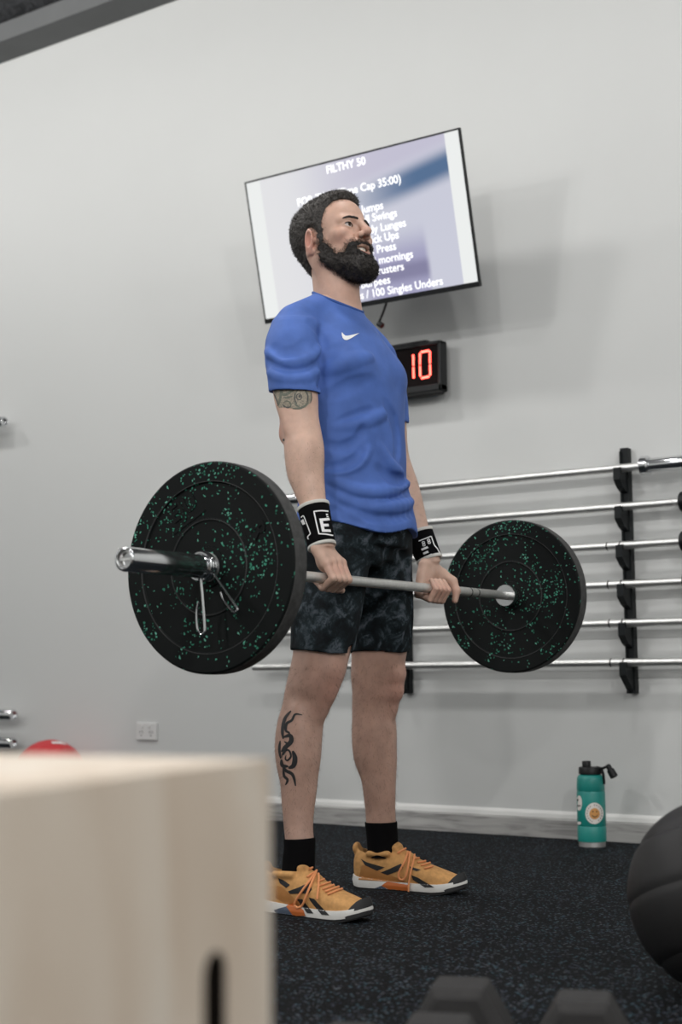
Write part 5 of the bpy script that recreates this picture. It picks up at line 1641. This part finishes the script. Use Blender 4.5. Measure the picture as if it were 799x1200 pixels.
for (x, y) in ((128, 140), (176, 118)):
    a = c8(x, y - 10); decal('band_print', bwl, ringpoly(a[0], a[1] - .4, 1.9, 1.7, .9, 14) + ringpoly(a[0] + .7, a[1] + 2.4, 1.9, 1.7, .9, 14), M['white_print'], wbL, .0009, 1.0)


bR = bvh_of([upR, midR]); bL = bvh_of([upL, midL])
def shoe_decals(st, bv, up_polys, heel, orange, slate, grey):
    for q in up_polys: decal('stripe_overlay', bv, [q], m_stripe, st, .0012, 1.5)
    decal('heel_film', bv, heel, m_heelc, st, .0009, 1.5)
    decal('heel_clip', bv, slate, m_bl, st, .0016, 1.5)
    decal('arch_clip', bv, orange, m_or, st, .0020, 1.5)
shoe_decals(shR, bR, [[(337.5, 1044.5), (350, 1040), (364, 1033.5), (365.5, 1042.6), (362, 1047), (340, 1047.5)], [(326, 1028.5), (332, 1031), (340, 1037), (335.7, 1040.5), (328, 1035)],
                      [(362, 1051.5), (368.5, 1053.5), (386, 1072.6), (377, 1072), (364, 1056)], [(348, 1053.5), (354.4, 1053.5), (367.6, 1070.5), (360, 1070)]],
            [[(324, 1038), (330, 1039), (340, 1048), (352, 1060), (344, 1060), (336, 1060), (323, 1052)]],
            [[(335.7, 1062), (344, 1057.5), (356, 1066.5), (358.5, 1073), (344, 1073)]], [[(321.5, 1066), (335.7, 1062.3), (344, 1072.6), (323.4, 1071.5)]], [])
shoe_decals(shL, bL, [[(446, 1022.5), (458, 1017.5), (470, 1012), (472.5, 1017), (466, 1021), (454, 1025.5)], [(423, 1006.5), (430, 1010.5), (451, 1016.5), (442, 1020.5), (428, 1014)],
                      [(482, 1025.5), (490, 1028.5), (509, 1040), (498, 1040), (484, 1031)], [(480, 1015.5), (493, 1019.5), (488, 1021), (481, 1018.5)]],
            [[(424, 1014), (432, 1014.5), (446, 1021), (466, 1029), (478, 1035), (454, 1033), (420, 1031)]],
            [[(447, 1037.7), (454, 1033.2), (479, 1037), (480.5, 1043), (462, 1045)]], [[(429, 1045), (447, 1037.7), (462, 1046.5), (440, 1048)]], [])
def lace(bv, pts, lift, r=.0023):
    P = [cast(bv, p[0], p[1], lift if np.isscalar(lift) else float(np.interp(i, [0, 1], lift))) for i, p in enumerate(catmull(pts, 4))]
    P = [p for p in P if p is not None]
    if len(P) < 3: return []
    for _ in range(2):
        P = [P[0]] + [(P[i - 1] + P[i] * 2 + P[i + 1]) / 4 for i in range(1, len(P) - 1)] + [P[-1]]
    return [p - Vector(ORG) for p in P]
def laces(st, bv, L_):
    for pts, lift, r in L_:
        P = lace(bv, pts, lift, r)
        if len(P) > 2: bm_obj('lace', tube_bm(P, r, 7), m_lace, st, smooth=True)
laces(shR, bR, [([(362, 1020), (368, 1017.5), (376, 1016), (384.5, 1020), (389, 1030)], .006, .0026), ([(370, 1022), (362, 1035), (351, 1050), (346, 1059.5), (350, 1064.5), (356, 1060), (362, 1045), (370, 1024)], .005, .0028),
                ([(372, 1023), (373.5, 1038), (373.2, 1054)], .006, .0025), ([(378, 1043), (386, 1040), (394, 1036.5)], .003, .0024), ([(381, 1046), (389, 1043), (398, 1039.5)], .003, .0024),
                ([(384, 1049), (393, 1045.5), (402, 1042)], .003, .0024), ([(374, 1039), (382, 1036.5), (390, 1033.5)], .003, .0024), ([(360, 1029), (367, 1024), (376, 1020)], .004, .0024), ([(372, 1034), (379, 1031), (386, 1028)], .003, .0024)])
laces(shL, bL, [([(478, 997), (475, 1010), (468, 1022), (468.6, 1029), (474.5, 1030), (478, 1021), (480, 1000)], .005, .0027), ([(484, 998), (484.5, 1010), (480.5, 1030), (479.7, 1044)], .005, .0025),
                ([(466, 1001), (473, 997), (480, 995), (488, 1003)], .005, .0026), ([(489, 1011.5), (494, 1011), (499, 1009.5)], .003, .0024), ([(493, 1015), (498, 1014), (503.5, 1012)], .003, .0024),
                ([(497, 1018.5), (502, 1017.5), (507, 1016)], .003, .0024), ([(484, 1007), (489, 1006.5), (494, 1005.5)], .003, .0024)])

# stickers on the bottle
bbt = bvh_of([bottle_body])
m_st = mat('cream_sticker', (0.72, 0.68, 0.64), .5); m_sm = mat('orange_smiley', (0.62, 0.30, 0.09), .5); m_bk = mat('sticker_black', (0.02, .02, .02), .5)
m_pk = mat('pink_sticker', (.55, .25, .28), .5)
decal('sticker', bbt, disc2(696.4, 953.2, 10.6, 12.6), m_st, bt, .0005, 2.0)
decal('smiley', bbt, disc2(696.6, 953.6, 6.0, 6.6), m_sm, bt, .0009, 2.0)
ticks = []
for k in range(20):
    if k in (4, 5, 14): continue
    a = 2 * math.pi * k / 20; c = (696.4 + 8.4 * math.cos(a), 953.2 + 9.8 * math.sin(a))
    ticks += disc2(c[0], c[1], .55, .75, 6)
decal('sticker_marks', bbt, disc2(694.6, 951, .7, 1.0, 8) + disc2(698.8, 951, .7, 1.0, 8) + stroke([(693, 955), (696.6, 957.4), (700.4, 955)], 1.1) + ticks, m_bk, bt, .0012, 2.0)
decal('side_sticker', bbt, disc2(678.6, 941, 3.4, 9, 16), m_st, bt, .0005, 2.0)
decal('side_sticker_print', bbt, [[(676.4, 943.5), (680.4, 943.5), (680.4, 945), (676.4, 945)]] + disc2(677.2, 937.5, 1.0, 1.2, 8), m_bk, bt, .0010, 1.0)
decal('side_sticker', bbt, disc2(678.6, 964.5, 2.4, 1.8, 12), m_st, bt, .0005, 1.0)

decal('white_patch', bvh_of([o for o in rbt.children]), [[(60, 869.2), (68, 868.6), (77, 870), (82, 873.5), (70, 871.8), (61, 871.5)]], m_wh, rbt, .0008, 2.0)
